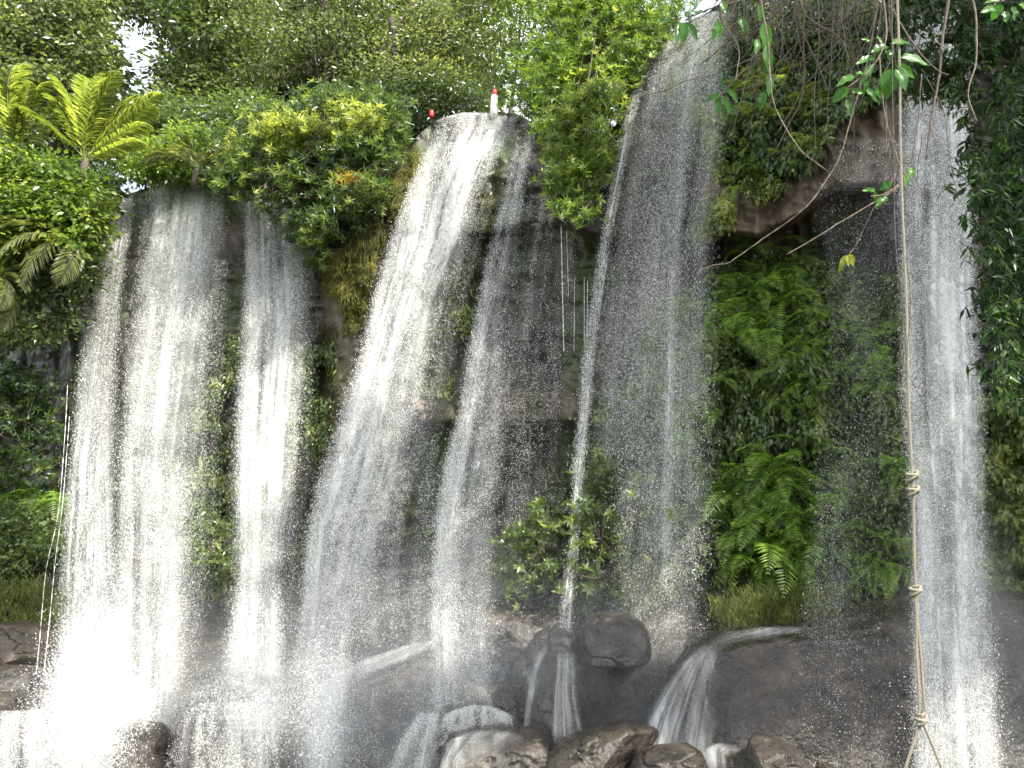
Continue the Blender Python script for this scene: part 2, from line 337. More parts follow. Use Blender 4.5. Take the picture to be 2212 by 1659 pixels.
def build_cliff():
    nu, nv = 620, 420
    px = np.linspace(-700, 2900, nu)[None].repeat(nv, 0); t = np.linspace(0, 1, nv)[:, None]
    r = rim(px)+6*(fbm(px*.05, 0, 0, 5)-.5); py = r+(1950-r)*t
    P = on(px, py)
    # plateau behind the lip
    back = []
    for k, dy in enumerate((40, 16, 7, 3, 1, .3)):
        Q = P[0].copy(); s = (Q[:, 1]+dy)/Q[:, 1]; Q[:, 0] *= s**.6; Q[:, 1] += dy; Q[:, 2] += .03*dy - .25*(1-math.exp(-dy)) + .5*(fbm(Q[:, 0]*.4, Q[:, 1]*.4, 0, 4)-.5)*min(dy, 2); back.append(Q)
    P = np.concatenate([np.array(back), P], 0); nv2 = P.shape[0]
    
    brown = np.zeros(px.shape); e2 = np.interp(px, [1500, 1560, 1640, 1720, 1800, 1900], [540, 500, 512, 470, 405, 400])
    brown += sstep(1500, 1560, px)*(1-sstep(1900, 1960, px))*sstep(190, 260, py)*(1-sstep(e2+30, e2+70, py))
    brown += .4*sstep(880, 930, px)*(1-sstep(1250, 1290, px))*sstep(830, 870, py)*(1-sstep(910, 930, py))
    brown += .45*sstep(690, 710, px)*(1-sstep(780, 800, px))*sstep(560, 640, py)*(1-sstep(860, 960, py))
    brown = np.concatenate([np.zeros((6, nu)), brown*(.6+.8*(fbm(px*.02, py*.02, 0, 66, 3)-.2))])
    link('cliff', mesh('cliff', P, grid(nu, nv2), M['rock'], dens=np.clip(brown, 0, 1).ravel(), smooth=True), kind='structure', label='tall dark wet rock cliff behind the waterfalls')
build_cliff()
# forested ground rising behind, talus and pool in front
def build_ground():
    n = 160; X = np.linspace(-60, 60, n); Y = np.concatenate([np.linspace(-30, 10, 20), np.linspace(10.5, 40, 110)])
    x, y = np.meshgrid(X, Y)
    cl = np.interp(x, [-25, -18, -12, -6, -1, 2, 5, 8, 12, 20], [30, 27, 25, 24, 22.5, 21.5, 20, 18.5, 17, 15])
    z = -1.2+3.6*sstep(9, 0, cl-y)+.6*(fbm(x*.8, y*.8, 0, 8)-.5)*(y > 8)
    z = np.where(y < 8, -1.2+4.9*sstep(7, 1, y), z)
    z[y > cl+2] = 2.4
    link('ground', mesh('ground', np.stack([x, y, z], -1), grid(n, len(Y)), M['boulder'], smooth=True), kind='structure')
    V = np.array([(-60, 2, -.9), (60, 2, -.9), (60, 22, -.9), (-60, 22, -.9)]); 
    m, t, out = newmat('pool_water'); p = t.nodes.new('ShaderNodeBsdfPrincipled'); p.inputs['Base Color'].default_value = (.05, .07, .06, 1); p.inputs['Roughness'].default_value = .08
    nn = t.nodes.new('ShaderNodeTexNoise'); nn.inputs['Scale'].default_value = 4; b = t.nodes.new('ShaderNodeBump'); b.inputs['Strength'].default_value = .4; t.links.new(nn.outputs['Fac'], b.inputs['Height']); t.links.new(b.outputs[0], p.inputs['Normal']); t.links.new(p.outputs[0], out.inputs[0])
    link('water', mesh('water', V, np.array([[0, 1, 2, 3]]), m), kind='structure')
build_ground()

# ------------------------------------------------------------------ boulders
def boulder(outline, Y, thick, mat, label, slope=.35, rough=.12, power=.7, seed=0, name='boulder', facet=.0, group=None):
    o = np.array(outline, float); c = o.mean(0)
    if True:   # area centroid
        x, y = o[:, 0], o[:, 1]; x2, y2 = np.roll(x, -1), np.roll(y, -1); cr_ = x*y2-x2*y; A = cr_.sum()/2
        c = np.array([((x+x2)*cr_).sum(), ((y+y2)*cr_).sum()])/(6*A)
    C = at(c[0], c[1], Y)
    # outline on a tilted plane Y = Y0 + slope*(Z-Z0)
    q = smoothpts(np.vstack([o, o[:1]]), 6)[:-1] if facet < .2 else np.vstack([np.linspace(o[i], o[(i+1) % len(o)], 6, endpoint=False) for i in range(len(o))]); d = ray(q[:, 0], q[:, 1])
    s = (Y-slope*(C[2]-CAMZ))/(1-slope*d[:, 2]); P = CAM+d*s[:, None]-C
    ang = np.arctan2(P[:, 2], P[:, 0]); R = np.hypot(P[:, 2], P[:, 0]); k = np.argsort(ang); ang, R = ang[k], R[k]
    nt_, nf = 170, 90; th = np.linspace(-math.pi, math.pi, nt_, endpoint=False); ph = np.linspace(-math.pi/2, math.pi/2, nf)
    rr = np.interp(th, ang, R, period=2*math.pi)
    TH, PH = np.meshgrid(th, ph); cc = np.abs(np.cos(PH))**power
    X = rr[None]*np.cos(TH)*cc; Z = rr[None]*np.sin(TH)*cc; D = np.sign(np.sin(PH))*np.abs(np.sin(PH))**power*thick/2+slope*Z
    V = np.stack([X, D, Z], -1); sz = R.mean()
    n = fbm(V[..., 0]/sz*1.3+seed, V[..., 1]/sz*1.3, V[..., 2]/sz*1.3, seed, 5)-.5
    fc = np.abs(fbm(V[..., 0]/sz*1.1+seed*3, V[..., 1]/sz*1.1, V[..., 2]/sz*2.2, seed+5, 3)-.5)
    dirs = norm(V); rs = np.random.default_rng(seed+100); V = V+dirs*(n*rough*2*sz)[..., None]
    for _ in range(int(6+facet*60)):
        pn = norm(rs.normal(size=3)*np.array([.9, 1, .8])+np.array([0, -.55, .25])); dd = V@pn; lim = dd.max()*rs.uniform(.86-facet*.7, .95); V = V-pn*np.maximum(dd-lim, 0)[..., None]*.92
    V = V+dirs*((fbm(V[..., 0]*2.5, V[..., 1]*2.5, V[..., 2]*3.5+seed, seed+7, 5)-.5)*.16*min(1, sz)+(np.abs(fbm(V[..., 0]*1.2, V[..., 1]*1.2, V[..., 2]*3, seed+9, 3)-.5) < .02)*-.05)[..., None]
    g = grid(nt_+1, nf); idx = np.arange(nf)[:, None]*nt_+np.concatenate([np.arange(nt_), [0]])[None]; g = idx.ravel()[g]
    link(name, mesh(name, V, g, mat, smooth=True), None, label=label, category='boulder' if name == 'boulder' else 'rock', group=group).location = C.tolist()
B, BB = M['boulder'], M['boulder_brown']
boulder([(1120, 1700), (1165, 1655), (1215, 1612), (1280, 1580), (1325, 1562), (1348, 1552), (1375, 1566), (1420, 1576), (1424, 1592), (1405, 1625), (1360, 1665), (1310, 1720), (1200, 1750)], 14.2, 1.5, B, 'big angular dark slab of rock jutting up at the bottom centre', .75, .03, .5, 3, facet=.2)
boulder([(1350, 1690), (1370, 1650), (1400, 1625), (1440, 1612), (1490, 1614), (1530, 1640), (1550, 1700), (1450, 1740)], 13.6, 1.6, B, 'low dark wet boulder just right of the angular slab', .4, .07, .6, 4, facet=.2)
boulder([(1548, 1700), (1552, 1640), (1580, 1625), (1640, 1615), (1660, 1640), (1640, 1700)], 13.9, 1.2, B, 'small dark boulder between the low wet boulder and the brown one', .4, .08, .6, 5, facet=.2)
boulder([(1600, 1720), (1610, 1640), (1625, 1605), (1670, 1597), (1725, 1620), (1760, 1655), (1770, 1720)], 13.2, 1.6, BB, 'brown boulder at the bottom edge, left of the rope swing', .35, .09, .65, 6, facet=.15)
boulder([(1745, 1700), (1775, 1640), (1810, 1660), (1850, 1720)], 13.2, 1, B, 'small jagged black rock beside the brown boulder by the rope swing', .3, .1, .6, 7, facet=.3)
boulder([(955, 1760), (962, 1600), (985, 1580), (1040, 1573), (1120, 1576), (1180, 1580), (1200, 1620), (1200, 1760)], 15.2, 2.2, BB, 'flat topped brown ledge boulder with water running over its edge', .25, .05, .42, 8)
boulder([(930, 1680), (950, 1540), (990, 1525), (1050, 1522), (1100, 1535), (1125, 1580), (1130, 1680)], 16.6, 2, B, 'rounded boulder behind the flat ledge with a small cascade over it', .3, .06, .5, 9)
boulder([(1125, 1720), (1140, 1560), (1150, 1480), (1172, 1420), (1200, 1408), (1240, 1412), (1262, 1480), (1265, 1720)], 16.8, 2, B, 'tall leaning grey boulder standing between two water threads', .25, .06, .6, 10, facet=.15)
boulder([(1072, 1480), (1075, 1430), (1092, 1402), (1112, 1400), (1135, 1430), (1142, 1480), (1110, 1500)], 17.8, 1.3, B, 'small pointed boulder above the little cascade at the bottom centre', .3, .08, .6, 11, facet=.25)
boulder([(1060, 1560), (1066, 1500), (1085, 1478), (1110, 1482), (1125, 1520), (1130, 1580), (1090, 1600)], 16.9, 1.2, B, 'small dark round boulder right above the little cascade', .3, .08, .6, 12, facet=.1)
boulder([(1140, 1430), (1152, 1380), (1175, 1362), (1192, 1375), (1185, 1420), (1160, 1440)], 18.6, 1.1, B, 'small narrow dark boulder left of the rounded one under the water thread', .3, .08, .6, 13)
boulder([(1182, 1400), (1186, 1368), (1205, 1358), (1235, 1372), (1240, 1410), (1210, 1425)], 18.4, 1.1, B, 'small rounded boulder under the thin water thread', .3, .08, .6, 14)
boulder([(1258, 1430), (1258, 1370), (1275, 1335), (1320, 1325), (1360, 1330), (1390, 1350), (1400, 1400), (1385, 1430), (1320, 1440)], 17.2, 1.9, BB, 'round brown boulder sticking out below the ferns and thin threads', .3, .06, .6, 15)
boulder([(1240, 1760), (1250, 1430), (1300, 1380), (1380, 1300), (1420, 1272), (1480, 1265), (1530, 1290), (1570, 1360), (1600, 1450), (1620, 1760)], 18.6, 2.8, B, 'broad dark rock mass behind the round brown boulder', .25, .09, .55, 16, facet=.1)
boulder([(1400, 1800), (1440, 1560), (1480, 1450), (1530, 1392), (1640, 1362), (1740, 1352), (1830, 1335), (1900, 1305), (2000, 1275), (2120, 1265), (2260, 1290), (2420, 1400), (2450, 1800)], 16.0, 3.2, B, 'huge smooth dark boulder filling the lower right behind the rope swing', .3, .035, .35, 17, facet=.05)
boulder([(700, 1800), (690, 1560), (720, 1490), (765, 1440), (830, 1415), (890, 1392), (940, 1382), (985, 1420), (1010, 1560), (1010, 1800)], 18.5, 3.2, BB, 'massive misty brown boulder under the largest waterfall', .25, .05, .45, 18, facet=.08)
boulder([(225, 1780), (235, 1620), (255, 1580), (290, 1566), (330, 1570), (352, 1600), (365, 1700), (360, 1780)], 17.5, 1.8, BB, 'rounded brown boulder in the glare under the far left waterfall', .3, .06, .6, 19)
boulder([(370, 1800), (390, 1600), (420, 1530), (480, 1495), (530, 1500), (580, 1560), (620, 1660), (640, 1800)], 18.5, 2.6, B, 'foam covered boulder between the second and third waterfalls', .3, .08, .6, 20)
boulder([(340, 1620), (370, 1500), (430, 1450), (520, 1440), (600, 1440), (650, 1480), (660, 1620)], 21.0, 2.6, B, 'sloping dark rock behind the foam covered boulder', .4, .07, .6, 21)
boulder([(-60, 1760), (-50, 1560), (0, 1535), (60, 1540), (110, 1580), (130, 1760)], 17, 2, BB, 'low brown rock at the bottom left corner with a small cascade', .3, .08, .6, 22)
boulder([(52, 1560), (55, 1510), (75, 1490), (100, 1500), (105, 1545), (80, 1570)], 18, 1, B, 'small wet pointed rock at the end of the trickles on the left', .3, .09, .6, 23, facet=.2)
boulder([(-20, 1570), (-15, 1510), (20, 1495), (42, 1515), (45, 1560), (15, 1580)], 18.5, 1.1, B, 'small rounded wet rock at the left edge', .3, .09, .6, 24)
boulder([(70, 1500), (80, 1460), (130, 1440), (190, 1450), (200, 1500), (130, 1520)], 20, 1.4, B, 'low dark rock at the foot of the far left waterfall', .3, .08, .6, 25)
boulder([(-80, 1520), (-60, 1400), (-10, 1440), (60, 1440), (90, 1460), (90, 1540), (0, 1560)], 20.5, 1.6, B, 'dark flat rock shelf low on the left bank', .3, .08, .6, 26)
boulder([(-60, 1440), (-40, 1350), (20, 1345), (80, 1350), (118, 1375), (100, 1425), (40, 1450)], 22, 2, M['rock_brown'], 'squarish brown rock below the grassy left bank', .15, .06, .45, 27, facet=.2)
boulder([(60, 1310), (62, 1260), (95, 1205), (140, 1215), (170, 1250), (165, 1310), (110, 1330)], 24, 1.6, M['rock'], 'grey rock outcrop among leaves on the left bank', .2, .08, .6, 28, facet=.2)
boulder([(1000, 1380), (1010, 1330), (1060, 1310), (1140, 1320), (1200, 1300), (1240, 1320), (1240, 1400), (1100, 1430)], 20, 2, B, 'dark rock shelf under the broad leaved bushes', .4, .08, .6, 29, facet=.1)

# ------------------------------------------------------------------ waterfalls
def stream(label, rows, offs, drops=30000, dl=.05, layers=2, spread=.35, mat='sheet', name='waterfall', sheetdens=1.0, seed=1, cut=.42, cat='waterfall', Yfun=None, group=None, glit=0, jit=.4, arch=0, even=0):
    """rows: (py, [(px, density), ...]); offs: ((py, metres out from the rock), ...)"""
    pys = np.array([r[0] for r in rows], float); X = np.array([[p[0] for p in r[1]] for r in rows], float); Dn = np.array([[p[1] for p in r[1]] for r in rows], float)
    K = X.shape[1]
    op, ov = np.array([o[0] for o in offs], float), np.array([o[1] for o in offs], float)
    def ev(s, py):
        j = np.clip(s, 0, .9999)*(K-1); j0 = j.astype(int); f = j-j0
        k = np.interp(py, pys, np.arange(len(pys))); k = np.clip(k, 0, len(pys)-1.0001); k0 = k.astype(int); g = k-k0; g2 = g
        def bi(A): return (A[k0, j0]*(1-f)+A[k0, j0+1]*f)*(1-g2)+(A[k0+1, j0]*(1-f)+A[k0+1, j0+1]*f)*g2
        return bi(X), bi(Dn)
    def depth(px, py, off):
        if Yfun is not None: return Yfun(px, py)-off
        # smooth rock face only, so the falling sheet does not copy each crack
        return base(px)-bump(px, np.minimum(py, pys[0]+260))-off
    top = at(X[0].mean(), pys[0], depth(np.array(X[0].mean()), np.array(pys[0]), 0.0))
    o = thing(name, label, cat, top, group)
    S0 = seed*13.7; wmax = np.abs(X[:, -1]-X[:, 0]).max()
    for L in range(layers):
        nu, nv = 60, 220
        s = np.linspace(0, 1, nu)[None].repeat(nv, 0); py = np.linspace(pys[0], pys[-1], nv)[:, None].repeat(nu, 1)
        px, d = ev(s, py)
        wob = 9*(fbm(py*.012, s*3, S0+L, seed+L)-.5)
        off = np.interp(py, op, ov)+(L-(layers-1)/2)*spread*.5+.35*(fbm(px*.03, py*.01, L*5.1, seed, 3)-.5)
        AR = lambda p: arch*(np.exp(-(p-pys[0])/90) if name == 'waterfall' else 1)
        V = at(px+wob, py+AR(py)*(2*s-1)**2+(6*(fbm(px*.04, S0, 0, seed)-.5) if arch else 0), depth(px, py, off))
        edge = np.minimum(sstep(0, .2, s), sstep(1, .8, s))*sstep(pys[-1], pys[-1]-50, py)*(sstep(0, .05+.16*fbm(px*.06, S0, 0, seed, 2), (py-pys[0])/(pys[-1]-pys[0])) if mat == 'silk' else 1)
        q_ = s*wmax; strand = .72+1.5*(fbm(q_*.05, py*.0025, S0, seed+3, 3)-.5)+1.3*(vnoise(q_*.22, py*.006, S0+L, seed+5)-.5)+.7*(fbm(q_*.03, py*.018, S0+L, seed+9, 4)-.5)
        dens = np.clip(d*strand*edge*sheetdens, 0, 1.5)
        uvu = V[..., 0]; uvv = V[..., 2]
        me = mesh('water_sheet', local(V, o), grid(nu, nv), M[mat], dens=dens.ravel(), uv=np.stack([uvu+L*3.3+S0, uvv+L*1.7], -1).reshape(-1, 2), smooth=True)
        link('water_sheet', me, o)
    if drops:
        drops = int(drops*2.4); dl = dl*.52; n = drops*3; s = RNG.random(n); py = RNG.uniform(pys[0], pys[-1]+10, n); px, d = ev(s, py)
        wl, wr = ev(np.zeros(n), py)[0], ev(np.full(n, .9999), py)[0]; wd = np.abs(wr-wl)
        q_ = s*wmax
        nz = fbm(q_*.05, py*.0035, S0, seed+21, 3)*2.0+vnoise(q_*.2, py*.007, S0, seed+25)*1.0+fbm(q_*.07, py*.04, S0, seed+31, 4)*1.5-1.8; nz = nz*(1-even)+.42*even
        d = d*np.minimum(sstep(-.03, .16+.1*even, s), sstep(1.03, .84-.14*even, s)); keep = RNG.random(n) < np.clip(d*nz*1.7, 0, 1)*wd/wmax
        px, py, d = px[keep], py[keep], d[keep]; n = len(px)
        off = np.interp(py, op, ov); dz = depth(px, py, off)+RNG.normal(0, spread, n)
        fall = np.clip((py-pys[0])/900, 0, 1)
        P = at(px+RNG.normal(0, 3+10*fall*jit+6*even, n)*(1+1.6*(RNG.random(n) < .12)), py+arch*(np.exp(-(py-pys[0])/90) if name == 'waterfall' else 1)*(2*(px-wl[keep])/np.maximum(wd[keep], 1)-1)**2, dz)
        D = rdir(n)*np.array([.6, .6, 1.5]); Ls = dl*(.4+RNG.random(n)**3*2.2)*(dz/22)
        if glit: Ls = Ls*(1+glit*(RNG.random(n) > .985))
        V, Fs = kites(P, D, rdir(n), Ls, Ls*RNG.uniform(.22, .55, n), fold=.35, droop=0)
        link('spray', mesh('spray', local(V, o), Fs, M['drop']), o)['kind'] = 'stuff'
    return o
stream('far left waterfall with glaring white foot, dropping beside the palm fronds', [
    (428, [(238, .8), (262, 1.1), (292, .9)]), (520, [(222, .8), (250, 1.1), (286, .7)]), (650, [(195, .6), (235, .9), (262, .4)]), (800, [(165, .6), (215, .8), (255, .3)]),
    (1000, [(145, .6), (190, 1), (250, .5)]), (1250, [(122, .7), (180, 1.1), (262, .6)]), (1430, [(112, .8), (185, 1.2), (290, .8)]), (1560, [(95, 1), (190, 1.4), (320, .9)]), (1700, [(60, 1.2), (190, 1.5), (340, .9)])],
    ((428, .1), (600, .7), (1000, 2.0), (1400, 4.0), (1700, 6.5)), 62000, .045, 3, .4, seed=1, sheetdens=1.0)
stream('second waterfall from the left, a broad curtain with greyish gaps', [
    (385, [(312, .9), (380, 1.1), (430, 1.4), (500, .6)]), (500, [(298, .8), (365, 1.1), (420, 1.1), (500, .4)]), (650, [(285, .4), (340, 1), (395, .8), (480, .25)]), (800, [(265, .35), (315, .95), (370, .75), (460, .2)]),
    (1000, [(255, .4), (290, .8), (350, .65), (445, .2)]), (1200, [(245, .6), (285, .7), (345, .75), (430, .25)]), (1400, [(235, .8), (285, .7), (345, .75), (415, .3)]), (1600, [(220, .9), (270, .8), (340, .8), (400, .4)])],
    ((385, .1), (600, .6), (1000, 1.8), (1350, 3.4), (1600, 6.2)), 80000, .042, 3, .4, seed=2, sheetdens=1.05, arch=12)
stream('third waterfall from the left, narrow with a bright white core', [
    (430, [(525, .8), (550, 1.1), (600, .9), (650, .5)]), (560, [(530, .6), (555, .9), (610, .6), (670, .5)]), (720, [(520, .6), (560, .7), (615, .7), (668, .5)]), (900, [(508, .5), (550, .8), (600, 1), (655, .35)]),
    (1080, [(505, .5), (545, 1.2), (590, .9), (640, .25)]), (1250, [(508, .4), (545, .9), (575, .6), (612, .2)]), (1480, [(470, .5), (530, .7), (570, .7), (620, .4)])],
    ((430, .1), (600, .5), (1000, 1.6), (1300, 2.8), (1480, 5.0)), 48000, .042, 3, .3, seed=3, sheetdens=1.1, arch=12)
stream('largest waterfall in the middle, leaning left from its ledged bright top', [
    (243, [(945, .5), (985, .9), (1050, 1.0), (1120, .6)]), (300, [(925, .6), (960, .7), (1020, 1.0), (1100, 1.2)]), (350, [(900, .8), (935, 1.1), (1000, 1.6), (1075, 1.1)]), (430, [(868, .9), (910, 1.7), (970, 1.5), (1040, .5)]),
    (520, [(835, .9), (890, 1.5), (950, 1.2), (1020, .4)]), (640, [(803, .8), (850, 1.3), (900, 1), (965, .5)]), (760, [(775, .8), (815, 1.1), (870, .8), (940, .4)]), (900, [(728, .5), (775, .9), (830, .9), (915, .35)]),
    (1050, [(680, .6), (730, .95), (800, .8), (905, .3)]), (1150, [(662, .9), (700, 1), (760, .75), (860, .3)]), (1300, [(655, .7), (680, 1), (730, .6), (810, .2)]), (1480, [(622, .7), (660, .9), (710, .8), (760, .3)]), (1690, [(640, .5), (690, .9), (730, 1), (760, .3)])],
    ((243, .15), (400, .6), (700, 1.5), (1100, 2.6), (1690, 4.2)), 110000, .044, 3, .4, seed=4, arch=16)
stream('slender waterfall just right of the largest one', [
    (268, [(1120, .2), (1135, .5), (1152, .5), (1168, .2)]), (400, [(1090, .3), (1105, .8), (1122, .8), (1140, .2)]), (560, [(1045, .5), (1070, .8), (1090, .7), (1120, .3)]), (720, [(1015, .5), (1040, .8), (1060, .6), (1095, .25)]),
    (880, [(992, .6), (1015, .95), (1035, .5), (1090, .25)]), (1000, [(958, .6), (985, .9), (1010, .7), (1090, .3)]), (1140, [(932, .8), (955, 1.3), (990, .6), (1080, .3)]), (1300, [(930, .9), (952, .8), (990, .5), (1080, .3)]), (1480, [(928, .7), (955, .8), (1000, .6), (1085, .4)]), (1560, [(935, .6), (960, .8), (1010, .6), (1080, .3)])],
    ((268, .15), (500, .8), (900, 1.8), (1300, 4.0), (1560, 6)), 55000, .043, 2, .35, seed=5)
stream('faint veil of drops between the slender waterfall and the green bush', [
    (420, [(1100, .2), (1170, .3), (1200, .3), (1260, .1)]), (800, [(1040, .4), (1110, .3), (1180, .22), (1250, .15)]), (1200, [(1010, .4), (1080, .3), (1150, .2), (1220, .12)]), (1560, [(1000, .4), (1080, .3), (1150, .2), (1200, .1)])],
    ((420, .9), (1560, 2.4)), 60000, .034, 1, .5, sheetdens=.5, seed=6)
stream('grey veil of fine drops joining the two leftmost waterfalls', [
    (560, [(200, .1), (260, .35), (330, .2), (470, .3), (500, .1)]), (800, [(160, .2), (250, .4), (330, .25), (440, .4), (500, .1)]), (1200, [(110, .3), (230, .5), (330, .35), (420, .4), (470, .15)]), (1500, [(100, .4), (230, .6), (330, .45), (400, .4), (440, .2)]), (1680, [(80, .4), (230, .6), (330, .45), (400, .4), (440, .2)])],
    ((560, .8), (1300, 3.0), (1680, 6.4)), 55000, .034, 1, .6, sheetdens=.6, seed=41)
stream('grey veil of fine drops spreading right of the largest waterfall', [
    (430, [(980, .2), (1040, .4), (1075, .1)]), (700, [(890, .3), (950, .45), (1000, .1)]), (950, [(790, .4), (900, .5), (960, .15)]), (1200, [(700, .4), (850, .5), (940, .2)]), (1500, [(690, .4), (840, .4), (960, .3)]), (1680, [(690, .4), (840, .4), (960, .3)])],
    ((430, .9), (1200, 3.4), (1400, 6.3), (1680, 7)), 60000, .034, 1, .6, sheetdens=.7, seed=42)
stream('grey veil of fine drops around the third waterfall', [
    (600, [(520, .2), (600, .4), (690, .2)]), (900, [(490, .3), (590, .5), (690, .2)]), (1250, [(480, .3), (570, .5), (660, .2)]), (1640, [(440, .3), (560, .5), (650, .3)])],
    ((600, .8), (1300, 2.8), (1640, 6.2)), 28000, .034, 1, .6, sheetdens=.6, seed=43)
def thread(label, pts, w, d, offs, drops=7000, seed=7, name='waterfall', cat='waterfall', dl=.042, layers=1, spread=.12, group=None):
    rows = [(p[1], [(p[0]-w*(p[2] if len(p) > 2 else 1)/2, d*.7), (p[0], d), (p[0]+w*(p[2] if len(p) > 2 else 1)/2, d*.7)]) for p in pts]
    return stream(label, rows, offs, drops, dl, layers, spread, seed=seed, name=name, cat=cat, jit=.1, group=group)
thread('long jagged white thread of water falling right of the bright bush', [(1405, 108), (1372, 200), (1345, 320), (1318, 470), (1295, 610), (1275, 750, 1.2), (1262, 900), (1250, 1000), (1242, 1150, .8), (1228, 1260), (1216, 1400, 1.3), (1214, 1590, 2)], 26, 1.1, ((108, .2), (500, 1.2), (1590, 2.6)), 16000, 8)
thread('thin broken thread of water down the middle of the drop veil', [(1540, 25, 3), (1500, 110, 2.5), (1482, 240), (1467, 400), (1457, 550), (1450, 720), (1446, 900, 1.4), (1440, 1100, 1.4), (1438, 1270, 1.4)], 16, .85, ((25, .2), (500, 1.2), (1270, 2.2)), 9000, 9)
stream('wide sparse veil of glittering drops falling over the ferns', [
    (25, [(1500, .7), (1530, .9), (1570, .8), (1600, .4)]), (110, [(1405, .9), (1460, .8), (1520, .9), (1590, .4)]), (300, [(1350, .7), (1430, .55), (1500, .5), (1570, .3)]), (500, [(1315, .6), (1400, .5), (1470, .5), (1555, .3)]),
    (750, [(1275, .5), (1370, .4), (1460, .5), (1550, .5)]), (1000, [(1255, .4), (1350, .35), (1440, .4), (1550, .55)]), (1280, [(1240, .3), (1330, .25), (1430, .3), (1540, .2)]), (1500, [(1230, .3), (1320, .2), (1430, .2), (1540, .1)])],
    ((25, .2), (300, .8), (1500, 2.6)), 150000, .042, 2, .5, sheetdens=.75, seed=10, even=.6)
stream('tall rightmost waterfall behind the rope swing', [
    (-60, [(1960, .6), (2010, .9), (2060, .9), (2110, .5)]), (200, [(1945, .5), (2000, .8), (2060, 1), (2100, .6)]), (400, [(1935, .5), (1990, .7), (2070, 1.1), (2110, .6)]), (620, [(1940, .5), (1985, .6), (2070, 1.05), (2120, .6)]),
    (850, [(1945, .5), (1990, .55), (2085, .95), (2130, .5)]), (1100, [(1965, .7), (2010, .75), (2080, .95), (2135, .4)]), (1350, [(1970, .8), (2020, .9), (2090, .9), (2150, .45)]), (1700, [(1960, .9), (2030, 1), (2110, 1), (2180, .5)])],
    ((-60, 1.5), (400, 1.9), (1000, 2.6), (1700, 3.8)), 115000, .042, 3, .45, seed=11, glit=.8, sheetdens=1.0)
stream('scatter of big sparkling drops left of the rightmost waterfall', [
    (300, [(1800, .1), (1880, .5), (1950, .8), (2000, .3)]), (430, [(1740, .15), (1830, .4), (1920, .7), (1960, .3)]), (650, [(1780, .25), (1840, .5), (1900, .3), (1960, .2)]), (900, [(1760, .1), (1840, .25), (1900, .2), (1960, .2)]),
    (1150, [(1740, .2), (1800, .5), (1860, .2), (1960, .1)]), (1450, [(1700, .2), (1780, .5), (1840, .25), (1960, .15)]), (1690, [(1680, .1), (1780, .2), (1860, .15), (1960, .1)])],
    ((300, 1.5), (1690, 5)), 42000, .034, 1, .8, seed=12, glit=1.0, even=.4, sheetdens=.4)
for k, (a, b, c, d) in enumerate([(1212, 490, 1218, 760), (1224, 500, 1228, 640), (1241, 600, 1240, 760), (1262, 600, 1262, 740), (1269, 605, 1268, 730)]):
    V, Fs = tube(smoothpts(np.array([on(np.array(a+0.), np.array(b+0.), .9), at(np.array((a+c)/2), np.array((b+d)/2), base((a+c)/2)-1.3), at(np.array(c+0.), np.array(d+0.), base(c)-1.3)]), 30), .012 if k == 0 else .006, 5, 1.2)
    o = link('trickle', mesh('trickle', V, Fs, M['drop'], smooth=True), None, label='hair thin trickle of water dripping off the dark ledge right of the slender waterfall', category='trickle', group='trickles off the dark ledge')
for pts, lab in (([(146, 830), (140, 940), (126, 1106), (100, 1229), (87, 1366), (78, 1456), (70, 1490)], 'long thin trickle of water in front of the left bank, the left one of two'), ([(150, 900), (136, 1080), (120, 1206), (107, 1340), (95, 1450)], 'thin trickle of water beside the far left waterfall, the right one of two')):
    p = np.array(pts, float); P = smoothpts(at(p[:, 0], p[:, 1], np.linspace(24, 19.5, len(p))), 20)
    V, Fs = tube(P, .0075, 5, 1.6); link('trickle', mesh('trickle', V, Fs, M['drop'], smooth=True), None, label=lab, category='trickle')
# cascades over the boulders
YF = lambda v: (lambda px, py: np.full(np.shape(px), float(v)))
def cascade(label, rows, Y, drops=6000, seed=20, mat='silk', layers=2, sd=1.0, dl=.035, spread=.15, arch=0):
    if mat == 'silk': drops //= 5; dl = .022; spread = .06
    yf = Y if callable(Y) else YF(Y)
    return stream(label, rows, ((0, 0), (2000, 0)), drops, dl, layers, spread, mat=mat, name='cascade', cat='cascade', seed=seed, sheetdens=sd, Yfun=yf, arch=arch)
cascade('silky cascade sliding diagonally off the huge dark boulder', [(1385, [(1525, .6), (1545, 1), (1570, .5)]), (1430, [(1470, .8), (1510, .9), (1560, .3)]), (1490, [(1425, 1), (1490, .7), (1555, .35)]), (1550, [(1390, 1), (1470, .9), (1550, .45)]), (1620, [(1365, 1), (1450, 1.1), (1550, .6)]), (1680, [(1350, 1), (1440, 1.1), (1560, .7)])], lambda px, py: 14.6+np.interp(py, [1385, 1680], [.9, -.2])*1.0, 9000, 21)
cascade('thin film of water along the top of the huge dark boulder', [(1352, [(1640, .3), (1690, .5), (1760, .3)]), (1366, [(1560, .9), (1640, 1), (1740, .5)]), (1385, [(1525, 1), (1560, .8), (1640, .3)]), (1400, [(1515, .9), (1540, .5), (1600, .1)])], lambda px, py: 15.5+0*px, 2500, 22)
cascade('bright slide of water off the misty brown boulder', [(1440, [(735, .8), (755, 1), (775, .5)]), (1480, [(700, 1), (725, 1), (755, .6)]), (1560, [(680, 1), (715, 1.1), (745, .6)]), (1700, [(650, 1), (700, 1.2), (745, .6)])], lambda px, py: 17.0-(py-1440)*.003, 12000, 23)
